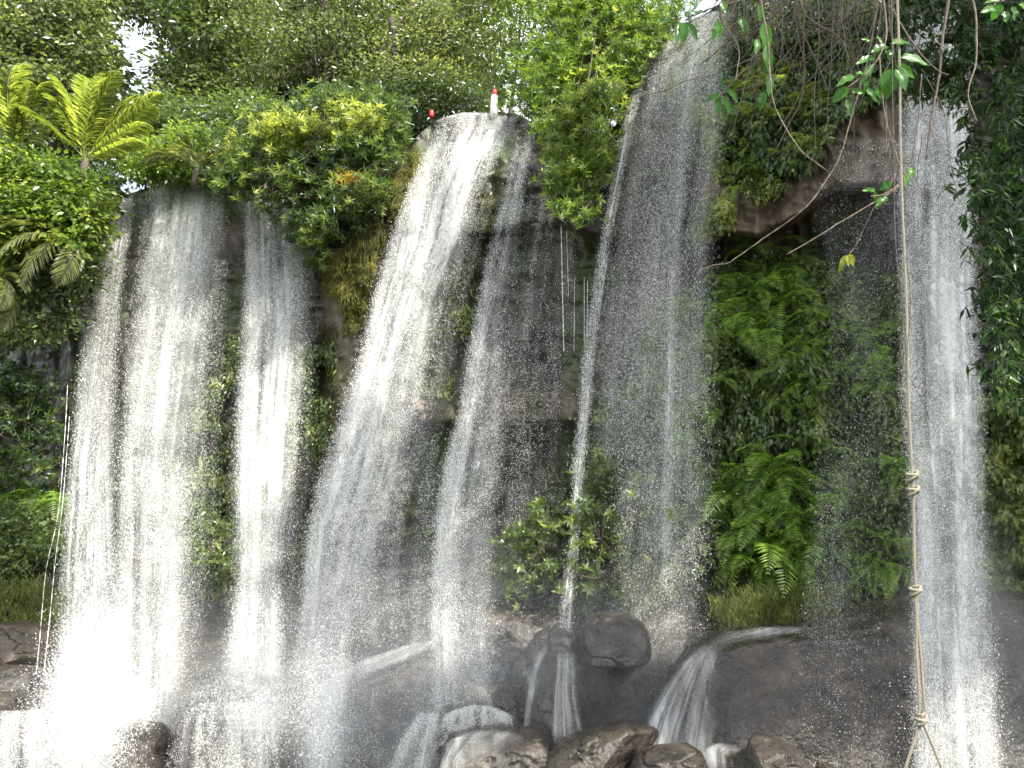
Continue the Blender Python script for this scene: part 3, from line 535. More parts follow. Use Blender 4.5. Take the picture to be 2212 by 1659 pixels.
cascade('water film along the sloping top of the misty brown boulder', [(1380, [(915, .6), (935, .8), (950, .5)]), (1400, [(850, .6), (890, .9), (935, .5)]), (1425, [(780, .8), (830, .9), (890, .4)]), (1450, [(735, .9), (765, .9), (820, .3)]), (1475, [(705, .9), (740, .8), (780, .2)])], lambda px, py: 17.6+0*px, 3500, 24)
cascade('small cascade curling over the rounded boulder at the bottom centre', [(1524, [(955, .8), (1040, 1), (1110, .8)]), (1550, [(940, .8), (1040, .8), (1118, .8)]), (1585, [(935, .7), (1040, .6), (1118, .7)])], lambda px, py: 15.8-(py-1524)*.003, 9000, 25, mat='sheet', arch=26, sd=.6)
cascade('white rim of water over the flat topped ledge', [(1574, [(985, .9), (1060, .6), (1150, .4)]), (1590, [(965, 1), (1030, .4), (1140, .2)]), (1640, [(948, 1), (985, .5), (1040, .1)]), (1700, [(935, 1), (975, .6), (1030, .1)])], lambda px, py: 14.4-(py-1574)*.002, 5000, 26, arch=14)
cascade('soft splash under the long water thread', [(1400, [(1200, .4), (1220, .7), (1245, .3)]), (1500, [(1195, .6), (1215, .8), (1245, .4)]), (1620, [(1185, .7), (1225, .9), (1270, .5)])], lambda px, py: 15.5+0*px, 5000, 27)
cascade('little white cascade between the low wet boulder and the small dark boulder', [(1604, [(1520, .9), (1560, .8), (1620, .5)]), (1625, [(1515, .6), (1545, .8), (1570, .4)]), (1690, [(1530, .7), (1550, .9), (1570, .6)])], lambda px, py: 13.6+0*px, 2500, 28, arch=14)
cascade('foaming cascade over the boulder between second and third waterfalls', [(1515, [(400, .3), (480, .8), (590, .9)]), (1560, [(370, .5), (480, .7), (620, 1)]), (1620, [(360, .6), (480, .6), (620, 1)]), (1700, [(350, .6), (480, .7), (640, .8)])], lambda px, py: 16.8-(py-1500)*.003, 14000, 29, mat='sheet', sd=.5, arch=18)
cascade('ragged cascade in the bottom left corner', [(1535, [(-20, .3), (40, .4), (100, .6)]), (1600, [(-40, .7), (30, .5), (110, .8)]), (1700, [(-50, .9), (20, .6), (110, 1)])], lambda px, py: 15.6+0*px, 14000, 30, mat='sheet')
cascade('faint sheet of water between the misty boulder and the flat ledge', [(1540, [(900, .4), (925, .7), (950, .8)]), (1600, [(860, .5), (905, .8), (950, .8)]), (1700, [(800, .5), (880, .7), (950, .8)])], lambda px, py: 15.6+0*px, 10000, 31, mat='sheet')
def small_thread(label, pts, w, Y, seed): return cascade(label, [(p[1], [(p[0]-w, .5), (p[0], 1), (p[0]+w, .5)]) for p in pts], Y, 1500, seed, layers=1)
small_thread('thin rivulet running down left of the tall leaning boulder', [(1175, 1400), (1155, 1450), (1142, 1520), (1135, 1600)], 8, 15.6, 32)
small_thread('short rivulet joining beside the small pointed boulder', [(1130, 1440), (1150, 1480), (1140, 1540)], 9, 16.3, 33)
small_thread('short rivulet sliding into the little cascade', [(1030, 1480), (1050, 1500), (1062, 1525)], 9, 15.9, 34)

# ------------------------------------------------------------------ splash and mist
def splash(label, blobs, n, dl=.045):
    P = []
    for (px, py, Y, sx, sy, w) in blobs:
        k = int(n*w); q = RNG.normal(size=(k, 3)); pp = at(px+q[:, 0]*sx, py+q[:, 1]*sy-np.abs(q[:, 2])*sy*.3, Y+q[:, 2]*.7); P.append(pp)
    P = np.concatenate(P); n = len(P); Ls = dl*(.3+RNG.random(n)**2*1.4)
    V, Fs = kites(P, rdir(n), rdir(n), Ls, Ls*.6, fold=.3, droop=0)
    c = P.mean(0); o = link('splash', mesh('splash', V-c, Fs, M['drop']), None, kind='stuff', label=label); o.location = c.tolist()
splash('white splash in the glare at the foot of the left waterfall', [(185, 1540, 17.5, 40, 70, .5), (165, 1640, 17, 50, 60, .6), (300, 1530, 17.5, 22, 24, .08)], 170000, .026)
splash('foam burst between the second and third waterfalls', [(570, 1540, 17.5, 35, 40, .6), (480, 1520, 17.5, 50, 30, .4)], 26000, .024)
splash('spray at the foot of the largest waterfall', [(690, 1560, 16.5, 30, 80, 1)], 24000, .024)
splash('spray at the foot of the rightmost waterfall', [(2070, 1600, 15, 60, 80, 1)], 20000, .024)
def mist(px, py, Y, rx, ry, rz, dens):
    me = bpy.data.meshes.new('mist'); bm_v = []
    import bmesh
    bm = bmesh.new(); bmesh.ops.create_icosphere(bm, subdivisions=3, radius=1); bm.to_mesh(me); bm.free()
    me.materials.append(mistmat('mist_air', dens))
    o = link('mist', me, None, kind='stuff', label='pale drifting spray mist above the wet rocks'); o.location = at(np.array(px), np.array(py), np.array(Y)).tolist(); o.scale = (rx, ry, rz)
MISTS = [(450, 1540, 18.5, 6, 2.4, 3.8, .13), (150, 1650, 16.4, 1.6, 1.2, 2.0, .4), (220, 1570, 17.0, 1.2, 1.0, 2.8, .25), (90, 1620, 17.2, 1.2, 1.0, 1.4, .2), (200, 1450, 17.6, 1.3, .9, 2.6, .14), (900, 1500, 16.5, 5.5, 2.2, 4.2, .16), (1350, 1500, 16.4, 4.0, 1.6, 3.6, .14), (2080, 1400, 14.2, 1.5, 1.4, 5.2, .18), (700, 1620, 15.8, .9, .9, 2.2, .35), (560, 1550, 16.5, 1.2, .9, 1.3, .3)]
for m_ in MISTS: mist(*m_)

# ------------------------------------------------------------------ vegetation
def foliage(poly, Y, thick, nclump, per, cr_, L, Wd, style='loose', droop=.2, gaps=None, Yfun=None, tshift=0., up=.3, flat=.6, tips=.0, thin=0):
    "returns vertices, faces, tints of a crown: leaf clumps spread through a volume"
    q = samp(poly, nclump); 
    if thin: q = q[fbm(q[:, 0]*.022, q[:, 1]*.03, float(poly[0][0])*.13, 91, 3) > thin]
    if gaps is not None:
        for g in gaps: q = q[~inpoly(q[:, 0], q[:, 1], g)]
    n = len(q); yy = (Yfun(q[:, 0], q[:, 1]) if Yfun else np.full(n, float(Y)))+RNG.uniform(-.5, .5, n)*thick
    C = at(q[:, 0], q[:, 1], yy); ct = RNG.normal(0, .13, n)+tshift
    if style == 'rosette':
        # each clump carries twig tips; leaves radiate around each tip
        k = per//9; R = np.repeat(C, k, 0)+RNG.normal(0, 1, (n*k, 3))*cr_*np.array([1, 1, flat]); rt = np.repeat(ct, k)+RNG.normal(0, .12, n*k)
        ax = norm(rdir(n*k)*.8+np.array([0, -.5, up+.3])); A = norm(np.cross(ax, rdir(n*k))); Bx = np.cross(ax, A)
        m = 9; a = (np.arange(m)*2.399)[None]+RNG.uniform(0, 6, (n*k, 1)); el = np.linspace(.15, .95, m)[None]
        D = (A[:, None]*np.cos(a)[..., None]+Bx[:, None]*np.sin(a)[..., None])*np.cos(el)[..., None]+ax[:, None]*np.sin(el)[..., None]
        P = np.repeat(R, m, 0); D = D.reshape(-1, 3); N = np.repeat(ax, m, 0)+.01; t = np.repeat(rt, m)+RNG.normal(0, .06, len(P))
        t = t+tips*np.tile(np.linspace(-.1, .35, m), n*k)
    else:
        P = np.repeat(C, per, 0); o = RNG.normal(0, 1, (len(P), 3))*cr_*np.array([1, 1, flat]); P = P+o
        D = norm(o+rdir(len(P))*cr_*.8+np.array([0, 0, -droop*2*cr_])); N = norm(rdir(len(P))*1.1+np.array([.25, -.35, .9])); t = np.repeat(ct, per)+RNG.normal(0, .14, len(P))
    Ls = L*RNG.uniform(.6, 1.25, len(P)); V, Fs = kites(P, D, N, Ls, Wd*RNG.uniform(.7, 1.2, len(P)), droop=droop*.5)
    return V, Fs, np.repeat(np.clip(.45+t, 0, 1), 2), C
def plant(name, label, cat, poly, Y, thick, nclump, per, cr_, L, Wd, mat, trunk=None, tr=.12, twigs=25, group=None, crown='crown', bark='bark', extra=None, **k):
    V, Fs, t, C = foliage(poly, Y, thick, nclump, per, cr_, L, Wd, **k)
    if trunk is not None:
        tp = np.array([p[:2] for p in trunk], float); P = smoothpts(at(tp[:, 0], tp[:, 1], np.full(len(tp), float(Y)) if Y else k['Yfun'](tp[:, 0], tp[:, 1])), 8)
        root = P[-1]
    else: root = C[np.argmin(C[:, 2])]; P = None
    o = thing(name, label, cat, root, group)
    link(crown, mesh(crown, local(V, o), Fs, M[mat], tint=t), o)
    if extra: 
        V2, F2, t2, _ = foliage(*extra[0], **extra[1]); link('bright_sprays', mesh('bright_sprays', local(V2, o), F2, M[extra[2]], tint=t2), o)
    if P is not None:
        A = Acc(); V3, F3 = tube(P, np.linspace(tr*.45, tr, len(P)), 8, .2); A.add(V3, F3)
        for c in C[RNG.permutation(len(C))[:twigs]]:
            s = P[RNG.integers(0, max(1, int(len(P)*.75)))]; mid = (s+c)/2+RNG.normal(0, .25, 3)
            V3, F3 = tube(smoothpts([s, mid, c], 5), np.linspace(tr*.28, tr*.08, 11), 5); A.add(V3, F3)
        part_acc('trunk', A, M[bark], o, smooth=True)
    elif twigs:
        A = Acc(); 
        for c in C[RNG.permutation(len(C))[:twigs]]:
            j = RNG.integers(0, len(C)); s = root*.35+C[j]*.65
            V3, F3 = tube(smoothpts([s, (s+c)/2+RNG.normal(0, .15, 3), c], 5), np.linspace(.03, .012, 11), 5); A.add(V3, F3)
        part_acc('twigs', A, M[bark], o, smooth=True)
    return o
GAP1 = [(205, 35), (250, 22), (300, 35), (360, 30), (378, 100), (355, 165), (340, 205), (295, 262), (250, 215), (222, 130)]
GAP2 = [(1100, 40), (1150, 20), (1175, 90), (1155, 130), (1112, 130)]
gp = [GAP1, GAP2]
# trees on the plateau
plant('forest_tree', 'grey green tree filling the top left corner', 'tree', [(-80, -120), (230, -120), (240, 60), (250, 180), (260, 260), (120, 300), (-80, 290)], 31, 5, 330, 90, .5, .3, .16, 'leaf_grey', [(95, -100), (100, 100), (112, 220), (118, 400)], .22, gaps=[GAP1], thin=.44)
plant('forest_tree', 'dark tree with bare sky gap right of the top left tree', 'tree', [(190, -120), (400, -120), (400, 60), (350, 70), (300, 55), (220, 50), (200, 20)], 34, 4, 130, 90, .5, .28, .13, 'leaf_mid', [(330, -100), (390, 100), (400, 430)], .2, gaps=[GAP1], thin=.44)
plant('forest_tree', 'leafy tree directly right of the white sky gap', 'tree', [(335, -120), (560, -120), (560, 330), (420, 340), (340, 300), (320, 240), (360, 160), (350, 60)], 32, 5, 280, 90, .48, .3, .15, 'leaf_mid', [(440, -100), (450, 200), (450, 420)], .22, gaps=[GAP1], tshift=.04, thin=.44)
plant('forest_tree', 'tall dull green tree draped with creepers, left of the centre', 'tree', [(530, -120), (830, -120), (840, 200), (800, 260), (640, 270), (540, 240)], 30, 4.5, 300, 100, .42, .22, .1, 'leaf_grey', [(700, -100), (705, 150), (690, 420)], .2, tshift=-.02, thin=.44)
plant('forest_tree', 'dappled tree above the ledge of the largest waterfall', 'tree', [(800, -120), (1080, -120), (1110, 60), (1080, 170), (940, 200), (850, 220), (810, 150)], 30, 5, 300, 100, .42, .22, .1, 'leaf_grey', [(930, -100), (945, 100), (905, 260)], .18, gaps=gp, tshift=.08, thin=.44)
plant('forest_tree', 'pale yellow green tree at the top centre beside the small sky gap', 'tree', [(1040, -120), (1260, -120), (1260, 60), (1180, 120), (1120, 150), (1080, 120), (1050, 40)], 29, 4, 170, 100, .42, .2, .09, 'leaf_bright', [(1130, -100), (1120, 100), (1100, 260)], .1, gaps=gp, thin=.44)
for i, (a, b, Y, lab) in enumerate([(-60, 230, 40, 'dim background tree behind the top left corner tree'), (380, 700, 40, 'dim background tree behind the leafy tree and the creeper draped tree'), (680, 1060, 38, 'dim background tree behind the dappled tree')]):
    plant('forest_tree', lab, 'tree', [(a, -130), (b, -130), (b+10, 180), (b, 400), (a+20, 420), (a-10, 150)], Y, 4, 260, 70, .8, .5, .3, 'leaf_mid', [((a+b)/2, -100), ((a+b)/2+10, 440)], .3, gaps=gp, tshift=-.42)  # darker leaf tint stands in for deep shade between the front crowns
for k, (x, w) in enumerate([(845, 12), (905, 10), (872, 6), (790, 7), (985, 6)]):
    P = smoothpts(at(np.array([x, x+8, x-14., x-5]), np.array([40, 120, 190, 270.]), np.full(4, 28.+k*.4)), 6); V, Fs = tube(P, w*.011, 7, .2)
    link('slim_trunk', mesh('slim_trunk', V, Fs, M['bark_dark'], smooth=True), None, label=['second from left of the slim dark trunks above the largest waterfall', 'fourth from left of the slim dark trunks above the largest waterfall', 'third from left and thinnest of the slim dark trunks above the falls', 'leftmost slim dark trunk in the shade above the rim shrub', 'rightmost slim dark trunk, close to the white post'][k], category='tree trunk', group='slim trunks in the shade')
plant('forest_shrub', 'dark undergrowth between the palm and the rim shrub above the second waterfall', 'shrub', [(235, 250), (330, 235), (440, 230), (560, 220), (620, 260), (560, 380), (420, 330), (300, 360), (240, 370)], 27.5, 2.2, 300, 70, .36, .26, .1, 'leaf_mid', None, twigs=12, tshift=-.05, thin=.36)
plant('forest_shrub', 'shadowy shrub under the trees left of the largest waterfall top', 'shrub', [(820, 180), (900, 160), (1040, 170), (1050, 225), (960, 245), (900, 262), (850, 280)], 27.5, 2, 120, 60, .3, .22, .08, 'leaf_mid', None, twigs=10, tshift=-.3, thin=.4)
plant('forest_shrub', 'mid green shrub filling the gap behind the bright bush on the rim', 'shrub', [(1130, 120), (1200, 60), (1400, 60), (1400, 180), (1320, 260), (1200, 280), (1140, 240)], 24.5, 1.6, 220, 60, .3, .22, .07, 'leaf_mid', None, twigs=10, tshift=-.1)
# rim shrubs
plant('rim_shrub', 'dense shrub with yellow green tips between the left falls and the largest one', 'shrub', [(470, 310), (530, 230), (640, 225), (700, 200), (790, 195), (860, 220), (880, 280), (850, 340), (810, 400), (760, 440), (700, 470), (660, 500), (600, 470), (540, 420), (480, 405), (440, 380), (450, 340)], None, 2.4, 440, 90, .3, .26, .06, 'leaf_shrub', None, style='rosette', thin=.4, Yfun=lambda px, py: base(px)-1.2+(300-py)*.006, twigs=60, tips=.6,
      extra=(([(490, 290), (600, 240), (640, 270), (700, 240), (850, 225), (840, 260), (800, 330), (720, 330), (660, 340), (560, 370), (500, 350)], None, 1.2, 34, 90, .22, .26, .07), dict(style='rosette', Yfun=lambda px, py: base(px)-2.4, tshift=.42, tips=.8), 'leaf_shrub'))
plant('hanging_shrub', 'dark shrub trailing down the rock between third and largest waterfalls', 'shrub', [(620, 430), (740, 410), (820, 360), (830, 430), (790, 520), (750, 500), (710, 560), (670, 580), (640, 520)], None, 1.4, 105, 70, .24, .24, .06, 'leaf_shrub', None, style='rosette', Yfun=lambda px, py: base(px)-1.3, twigs=25, tips=.5)
plant('leafy_spray', 'small spray of orange leaves at the edge of the rim shrub', 'branch', [(730, 395), (748, 375), (775, 362), (785, 372), (765, 392), (738, 408)], None, .3, 8, 30, .09, .15, .05, 'leaf_orange', None, Yfun=lambda px, py: base(px)-2.7, twigs=1, crown='leaves')
plant('leafy_spray', 'small pale spray of leaves dangling below the dark trailing shrub', 'branch', [(655, 495), (690, 500), (700, 520), (670, 530)], None, .3, 10, 36, .1, .2, .06, 'leaf_bright', None, style='rosette', Yfun=lambda px, py: base(px)-2.2, twigs=3, crown='leaves')
BUSHR = [(1130, 60), (1170, -60), (1450, -80), (1490, -20), (1470, 30), (1430, 80), (1390, 120), (1370, 180), (1330, 230), (1310, 330), (1285, 420), (1262, 470), (1240, 480), (1215, 440), (1200, 380), (1190, 300), (1150, 250), (1125, 200), (1120, 150), (1160, 120)]
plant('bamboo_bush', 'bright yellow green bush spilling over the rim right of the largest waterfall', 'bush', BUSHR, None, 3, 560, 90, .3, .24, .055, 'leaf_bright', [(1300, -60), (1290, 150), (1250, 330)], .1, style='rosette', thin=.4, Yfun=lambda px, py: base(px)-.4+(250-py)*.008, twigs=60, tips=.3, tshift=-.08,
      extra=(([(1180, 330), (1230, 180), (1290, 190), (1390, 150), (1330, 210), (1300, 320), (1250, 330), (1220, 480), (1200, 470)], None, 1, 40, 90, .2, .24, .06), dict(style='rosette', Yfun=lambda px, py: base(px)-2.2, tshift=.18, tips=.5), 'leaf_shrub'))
# left bank
plant('bank_bush', 'sunlit bush below the palm on the left bank', 'bush', [(-60, 330), (60, 330), (150, 360), (215, 430), (200, 500), (170, 560), (60, 570), (-60, 560)], 23.5, 3, 330, 70, .32, .24, .13, 'leaf_bright', None, Yfun=None, twigs=20, tshift=-.02)
plant('bank_bush', 'low yellow green bush above the broad second waterfall', 'bush', [(270, 330), (360, 290), (440, 280), (500, 320), (480, 385), (380, 385), (300, 400)], 25.2, 1.6, 130, 60, .26, .2, .1, 'leaf_bright', None, twigs=12)
plant('bank_bush', 'shaded bush hanging on the left bank above the drooping fronds', 'bush', [(-60, 540), (110, 540), (190, 500), (200, 560), (150, 700), (60, 740), (-60, 740)], 24, 2, 170, 60, .32, .2, .11, 'leaf_mid', None, twigs=20)
plant('bank_bush', 'dark shrubby growth halfway up the left bank', 'bush', [(-60, 740), (60, 760), (110, 850), (110, 1060), (60, 1100), (-60, 1080)], 24.5, 1.8, 130, 54, .3, .26, .08, 'leaf_shrub', None, style='rosette', twigs=20, tshift=-.05)
plant('bank_bush', 'small leaved green growth low on the left bank', 'bush', [(-60, 1060), (60, 1090), (110, 1150), (130, 1240), (80, 1230), (90, 1290), (-60, 1300)], 23.6, 1.2, 150, 60, .26, .16, .09, 'leaf_mid', None, twigs=10, tshift=.05)
plant('bank_bush', 'dark leafy tuft beside the rim below the drooping palm fronds', 'bush', [(150, 380), (260, 390), (240, 440), (200, 560), (165, 560), (160, 450)], 25.2, 1.5, 70, 60, .3, .22, .08, 'leaf_shrub', None, style='rosette', twigs=10, tshift=-.1)

# palms
def frond_mesh(name, length, n, leaf, width, mat, droop=.5, seed=0, lift=.5, ld=.2, fw=.75):
    "feather frond along +X, arching; one mesh with rachis and leaflets"
    s = np.linspace(0, 1, 26); x = length*np.sin(s*1.25)/math.sin(1.25)*.95; z = length*(lift*s-droop*s**2.2)
    P = np.stack([x, .04*length*np.sin(s*3+seed), z], -1); A = Acc(); V, Fs = tube(P, np.linspace(.012, .003, 26)*length/2.2, 5); A.add(V, Fs, .75)
    u = np.linspace(.1, .99, n); Q = np.stack([np.interp(u, s, P[:, k]) for k in range(3)], -1); T = norm(np.stack([np.interp(u, s, np.gradient(P[:, k])) for k in range(3)], -1))
    for sg in (-1, 1):
        side = norm(np.cross(T, np.array([0, 0, 1.])))*sg
        D = norm(side+T*fw+np.array([0, 0, -.05])+RNG.normal(0, .09, (n, 3))); L = leaf*np.sin(np.clip(u*1.05, 0, 1)*math.pi*.93+.2)**.7+.02
        Nn = np.cross(D, T)*sg; Nn[:, 2] = np.abs(Nn[:, 2])+.2
        V, Fs = kites(Q, D, norm(Nn), L, np.full(n, width), fold=.1, droop=ld); A.add(V, Fs, np.repeat(np.clip(RNG.normal(.55, .22, n), 0, 1), 2))
    V, Fs, t = A.get(); return mesh(name, V, Fs, mat, tint=t)
def put(name, me, parent, az, tilt, sc_=1.0, roll=0, off=(0, 0, 0)):
    o = link(name, me, parent); o.rotation_euler = (roll, -tilt, az); o.scale = (sc_,)*3; o.location = off; return o
PF = [frond_mesh('frond', 2.9, 52, .62, .036, M['palm'], .55, k, .95, .3, .9) for k in range(2)]
PD = [frond_mesh('frond', 2.4, 50, .62, .036, M['palm_dull'], .75, k, .35, .3, .9) for k in range(2)]
def palm(label, px, py, Y, spec, ms, sc_=1.0, stem=1.0):
    o = thing('palm', label, 'palm', at(np.array(px+0.), np.array(py+0.), np.array(Y+0.)))
    for i, (az, tilt, s) in enumerate(spec): put('frond', ms[i % len(ms)], o, math.radians(az), math.radians(tilt), s*sc_, random.uniform(-.3, .3), (0, 0, random.uniform(-.1, .1)))
    A = Acc(); V, Fs = tube(np.array([(0, .1, -2.6), (0, .05, -1), (0, 0, .1)])*stem, [.16, .13, .09], 8, .2); A.add(V, Fs); V, Fs, t = A.get(); link('trunk', mesh('trunk', V, Fs, M['bark'], tint=t, smooth=True), o)
    return o
palm('big bright green feather palm on the left bank', 185, 345, 22.4, [(195, 42, 1), (170, 30, 1.1), (150, 55, 1.1), (100, 62, 1), (60, 55, 1.1), (20, 42, 1.05), (0, 25, 1.1), (340, 12, 1), (-20, -8, .9), (190, 10, 1), (30, 64, 1.0), (350, 48, 1.05), (320, 58, .9), (280, 68, .8), (10, 66, 1.1), (130, 70, 1), (335, -20, .9)], PF, 1.0, .35)
palm('bright feather palm at the left edge behind the sunlit bush', 30, 330, 22.6, [(180, 55, 1), (150, 68, 1), (100, 75, 1.1), (40, 70, 1.1), (10, 50, 1), (-10, 25, 1), (200, 30, 1), (280, 50, .8), (330, 45, .9), (90, 72, 1.15)], PF, .9, .3)
palm('grey green palm leaning over the rim above the second waterfall', 425, 365, 23.4, [(180, 35, 1), (165, 55, .9), (200, 12, 1), (120, 60, .9), (20, 62, 1), (0, 38, 1.1), (-15, 20, 1), (-35, 5, .9), (60, 70, .9), (260, 50, .7)], PD, .72, .25)
palm('drooping pale palm hanging beside the far left waterfall', 160, 520, 22.6, [(200, 20, 1), (215, 5, 1.1), (235, -10, 1), (190, -15, 1.1), (250, -35, 1), (300, -40, .9), (330, 60, .7), (180, 40, .9), (225, -40, 1)], PD, .95, .2)
palm('small grey palm at the left edge below the sunlit bush', -10, 600, 22.2, [(10, 30, .8), (-20, 0, .9), (-40, -30, .9), (20, 60, .8), (180, 20, 1), (-10, -50, 1)], PD, .8)

# ferns
FM = [frond_mesh('frond', .95, 24, .21, .026, M['fern'], .8, k, .4, .12, .45) for k in range(3)]
FP = [frond_mesh('frond', .95, 24, .21, .026, M['fern_pale'], .8, k, .4, .12, .45) for k in range(2)]
def fern(px, py, ms, size, label, group, out=.75, Y=None):
    P = on(np.array(px+0.), np.array(py+0.), out) if Y is None else at(np.array(px+0.), np.array(py+0.), np.array(Y+0.))
    o = thing('fern', label, 'fern', P, group)
    n = random.randint(5, 8)
    for i in range(n):
        az = -90+random.uniform(-85, 85); put('frond', random.choice(ms), o, math.radians(az), math.radians(random.uniform(-35, 45)), size*1.15*random.uniform(.7, 1.15), random.uniform(-.5, .5))
def ferns(poly, n, ms, size, label, group, mind=22, **k):
    pts = []; q = samp(poly, n*12)
    for p in q:
        if len(pts) >= n: break
        if all((p[0]-a[0])**2+(p[1]-a[1])**2 > mind**2 for a in pts): pts.append(p)
    A = np.array(pts); lo, hi = A.min(0), A.max(0); words = {}
    for p in pts:
        u = (p-lo)/(hi-lo+1e-6); kx, ky = min(2, int(u[0]*3)), min(2, int(u[1]*3))
        w = [['top left', 'top middle', 'top right'], ['left side', 'centre', 'right side'], ['lower left', 'lower middle', 'lower right']][ky][kx]
        fern(p[0], p[1], ms, size*random.uniform(.75, 1.25), label+', '+w+' of the patch', group, **k)
ferns([(1580, 540), (1660, 520), (1720, 560), (1700, 700), (1640, 760), (1560, 740), (1570, 640)], 14, FM, 1.05, 'green fern on the cliff under the brown overhang', 'ferns under the overhang', 26)
ferns([(1700, 700), (1800, 640), (1900, 700), (1930, 850), (1800, 900), (1640, 880), (1640, 780)], 26, FM, .62, 'small yellow green fern midway up the right cliff', 'ferns midway up the right cliff', 22)
ferns([(1560, 1060), (1640, 1000), (1740, 960), (1780, 1040), (1760, 1180), (1760, 1260), (1660, 1290), (1580, 1270), (1570, 1160)], 22, FM, 1.15, 'large fresh green fern above the huge boulder', 'ferns above the huge boulder', 30)
ferns([(1800, 960), (1940, 950), (1950, 1180), (1880, 1280), (1800, 1290)], 12, FM, .7, 'misted fern left of the rope swing', 'misted ferns by the rope swing', 26)
ferns([(1580, 160), (1660, 130), (1740, 180), (1780, 250), (1740, 340), (1650, 360), (1580, 320)], 26, FP, .62, 'pale yellow green fern behind the hanging roots', 'ferns behind the hanging roots', 20, out=.5)
ferns([(1560, 340), (1640, 330), (1660, 380), (1600, 420)], 6, FM, .6, 'dark fern at the overhang rock edge', 'ferns at the overhang edge', 18, out=.3)
ferns([(10, 1070), (40, 1060), (120, 1050), (110, 1110), (60, 1120)], 5, FM, 1.3, 'large fern on the left bank beside the trickles', 'ferns on the left bank', 30, out=1.3)
ferns([(1440, 1000), (1540, 700), (1550, 760), (1530, 1000)], 5, FM, .6, 'fern seen faintly through the veil of drops', 'ferns in the veil', 30)

# creeper and moss cover (uncountable)
def cover(name, label, poly, n, L, Wd, mat, out=(.0, .45), clump=.0, tsh=0, droop=1.0, thr=None, Y=None, fs=.02):
    q = samp(poly, n)
    if thr is not None: q = q[fbm(q[:, 0]*fs, q[:, 1]*fs, 0, 77, 3) > thr]
    n = len(q); big = .3+.9*fbm(q[:, 0]*.025, q[:, 1]*.025, 0, 44, 3)
    q = q+RNG.normal(0, 7, q.shape)*(2.2 if name == 'grass' else 1); P = on(q[:, 0], q[:, 1], RNG.uniform(*out, n)*big*1.4) if Y is None else at(q[:, 0], q[:, 1], Y+RNG.uniform(-.4, .4, n))
    D = norm(rdir(n)+np.array([0, -.35, -droop])); N = norm(rdir(n)*.6+np.array([0, -.8, .5])); Ls = L*RNG.uniform(.5, 1.3, n)
    V, Fs = kites(P, D, N, Ls, Wd*RNG.uniform(.7, 1.2, n)); t = .45+tsh+.9*(fbm(q[:, 0]*.03, q[:, 1]*.03, 0, 55, 3)-.5)+RNG.normal(0, .15, n)
    c = P.mean(0); o = link(name, mesh(name, V-c, Fs, M[mat], tint=np.repeat(np.clip(t, 0, 1), 2)), None, kind='stuff', label=label); o.location = c.tolist()
cover('creepers', 'thick creeper leaves covering the right cliff face', [(1540, 560), (1620, 540), (1740, 560), (1960, 600), (1970, 1290), (1840, 1330), (1560, 1320), (1530, 1200), (1550, 900)], 42000, .17, .1, 'creeper', out=(0, .6))
cover('creepers', 'yellowish creeper leaves midway up the right cliff', [(1640, 780), (1900, 760), (1920, 880), (1700, 960), (1560, 950)], 9000, .17, .08, 'leaf_mid', out=(.2, .8), tsh=.1)
cover('creepers', 'misty creepers on the cliff behind the veil of drops', [(1260, 950), (1400, 700), (1540, 560), (1560, 900), (1560, 1290), (1240, 1300)], 22000, .15, .09, 'creeper', out=(0, .5), tsh=.05, thr=.4)
cover('creepers', 'green growth on the shaded cliff right of the rightmost waterfall', [(2110, 860), (2260, 860), (2260, 1290), (2130, 1290)], 14000, .17, .1, 'creeper', out=(0, .6), tsh=.1)
cover('creepers', 'plants clinging to the rock beside the upper veil', [(1440, 180), (1600, 60), (1620, 300), (1580, 520), (1500, 520), (1500, 380)], 9000, .17, .09, 'creeper', out=(0, .4), tsh=.15, thr=.42)
cover('creepers', 'leafy slope behind the hanging roots at the upper right', [(1560, -60), (1990, -110), (1960, 180), (1800, 260), (1740, 370), (1600, 360), (1560, 240)], 30000, .18, .08, 'leaf_shrub', out=(0, .9), tsh=.0)
cover('creepers', 'leafy growth on the cliff beyond the overhanging tree', [(2260, -100), (2880, -140), (2880, 1500), (2260, 1350)], 30000, .18, .1, 'creeper', out=(0, .6), thr=.36)
cover('creepers', 'few leafy stems on the brown overhanging rock', [(1560, 380), (1640, 370), (1700, 400), (1640, 430), (1570, 460)], 1500, .15, .07, 'creeper', out=(.1, .6), tsh=.1, thr=.45)
cover('creepers', 'dark growth behind the slender waterfall', [(900, 560), (1010, 560), (1030, 700), (960, 860), (900, 830)], 5000, .15, .08, 'creeper', out=(0, .4), tsh=.1, thr=.42)
cover('creepers', 'dark plants between the second and third waterfalls', [(410, 900), (520, 700), (520, 1230), (490, 1300), (400, 1240)], 9000, .16, .08, 'creeper', out=(0, .5), tsh=.1, thr=.42)
cover('creepers', 'dark plants under the moss between third and largest waterfalls', [(640, 760), (720, 740), (700, 1000), (650, 1080), (610, 1100)], 5000, .15, .08, 'creeper', out=(0, .5), thr=.4)
cover('moss', 'yellow green moss strands hanging on the rock column', [(700, 560), (735, 540), (800, 480), (820, 520), (800, 620), (780, 700), (750, 720), (735, 640), (700, 630)], 12000, .13, .03, 'moss', out=(.05, .45), droop=2, tsh=-.02, thr=.46, fs=.06)
cover('moss', 'golden moss streak beside the top of the largest waterfall', [(845, 350), (905, 320), (905, 400), (880, 450), (860, 500), (840, 500)], 8000, .1, .03, 'moss', out=(0, .25), droop=2, tsh=.2, thr=.36, fs=.06)
cover('moss', 'dull moss streaks down the rock column', [(690, 700), (720, 700), (730, 1000), (700, 1020), (690, 900)], 3500, .14, .03, 'moss', out=(0, .2), droop=2.5, tsh=-.2)
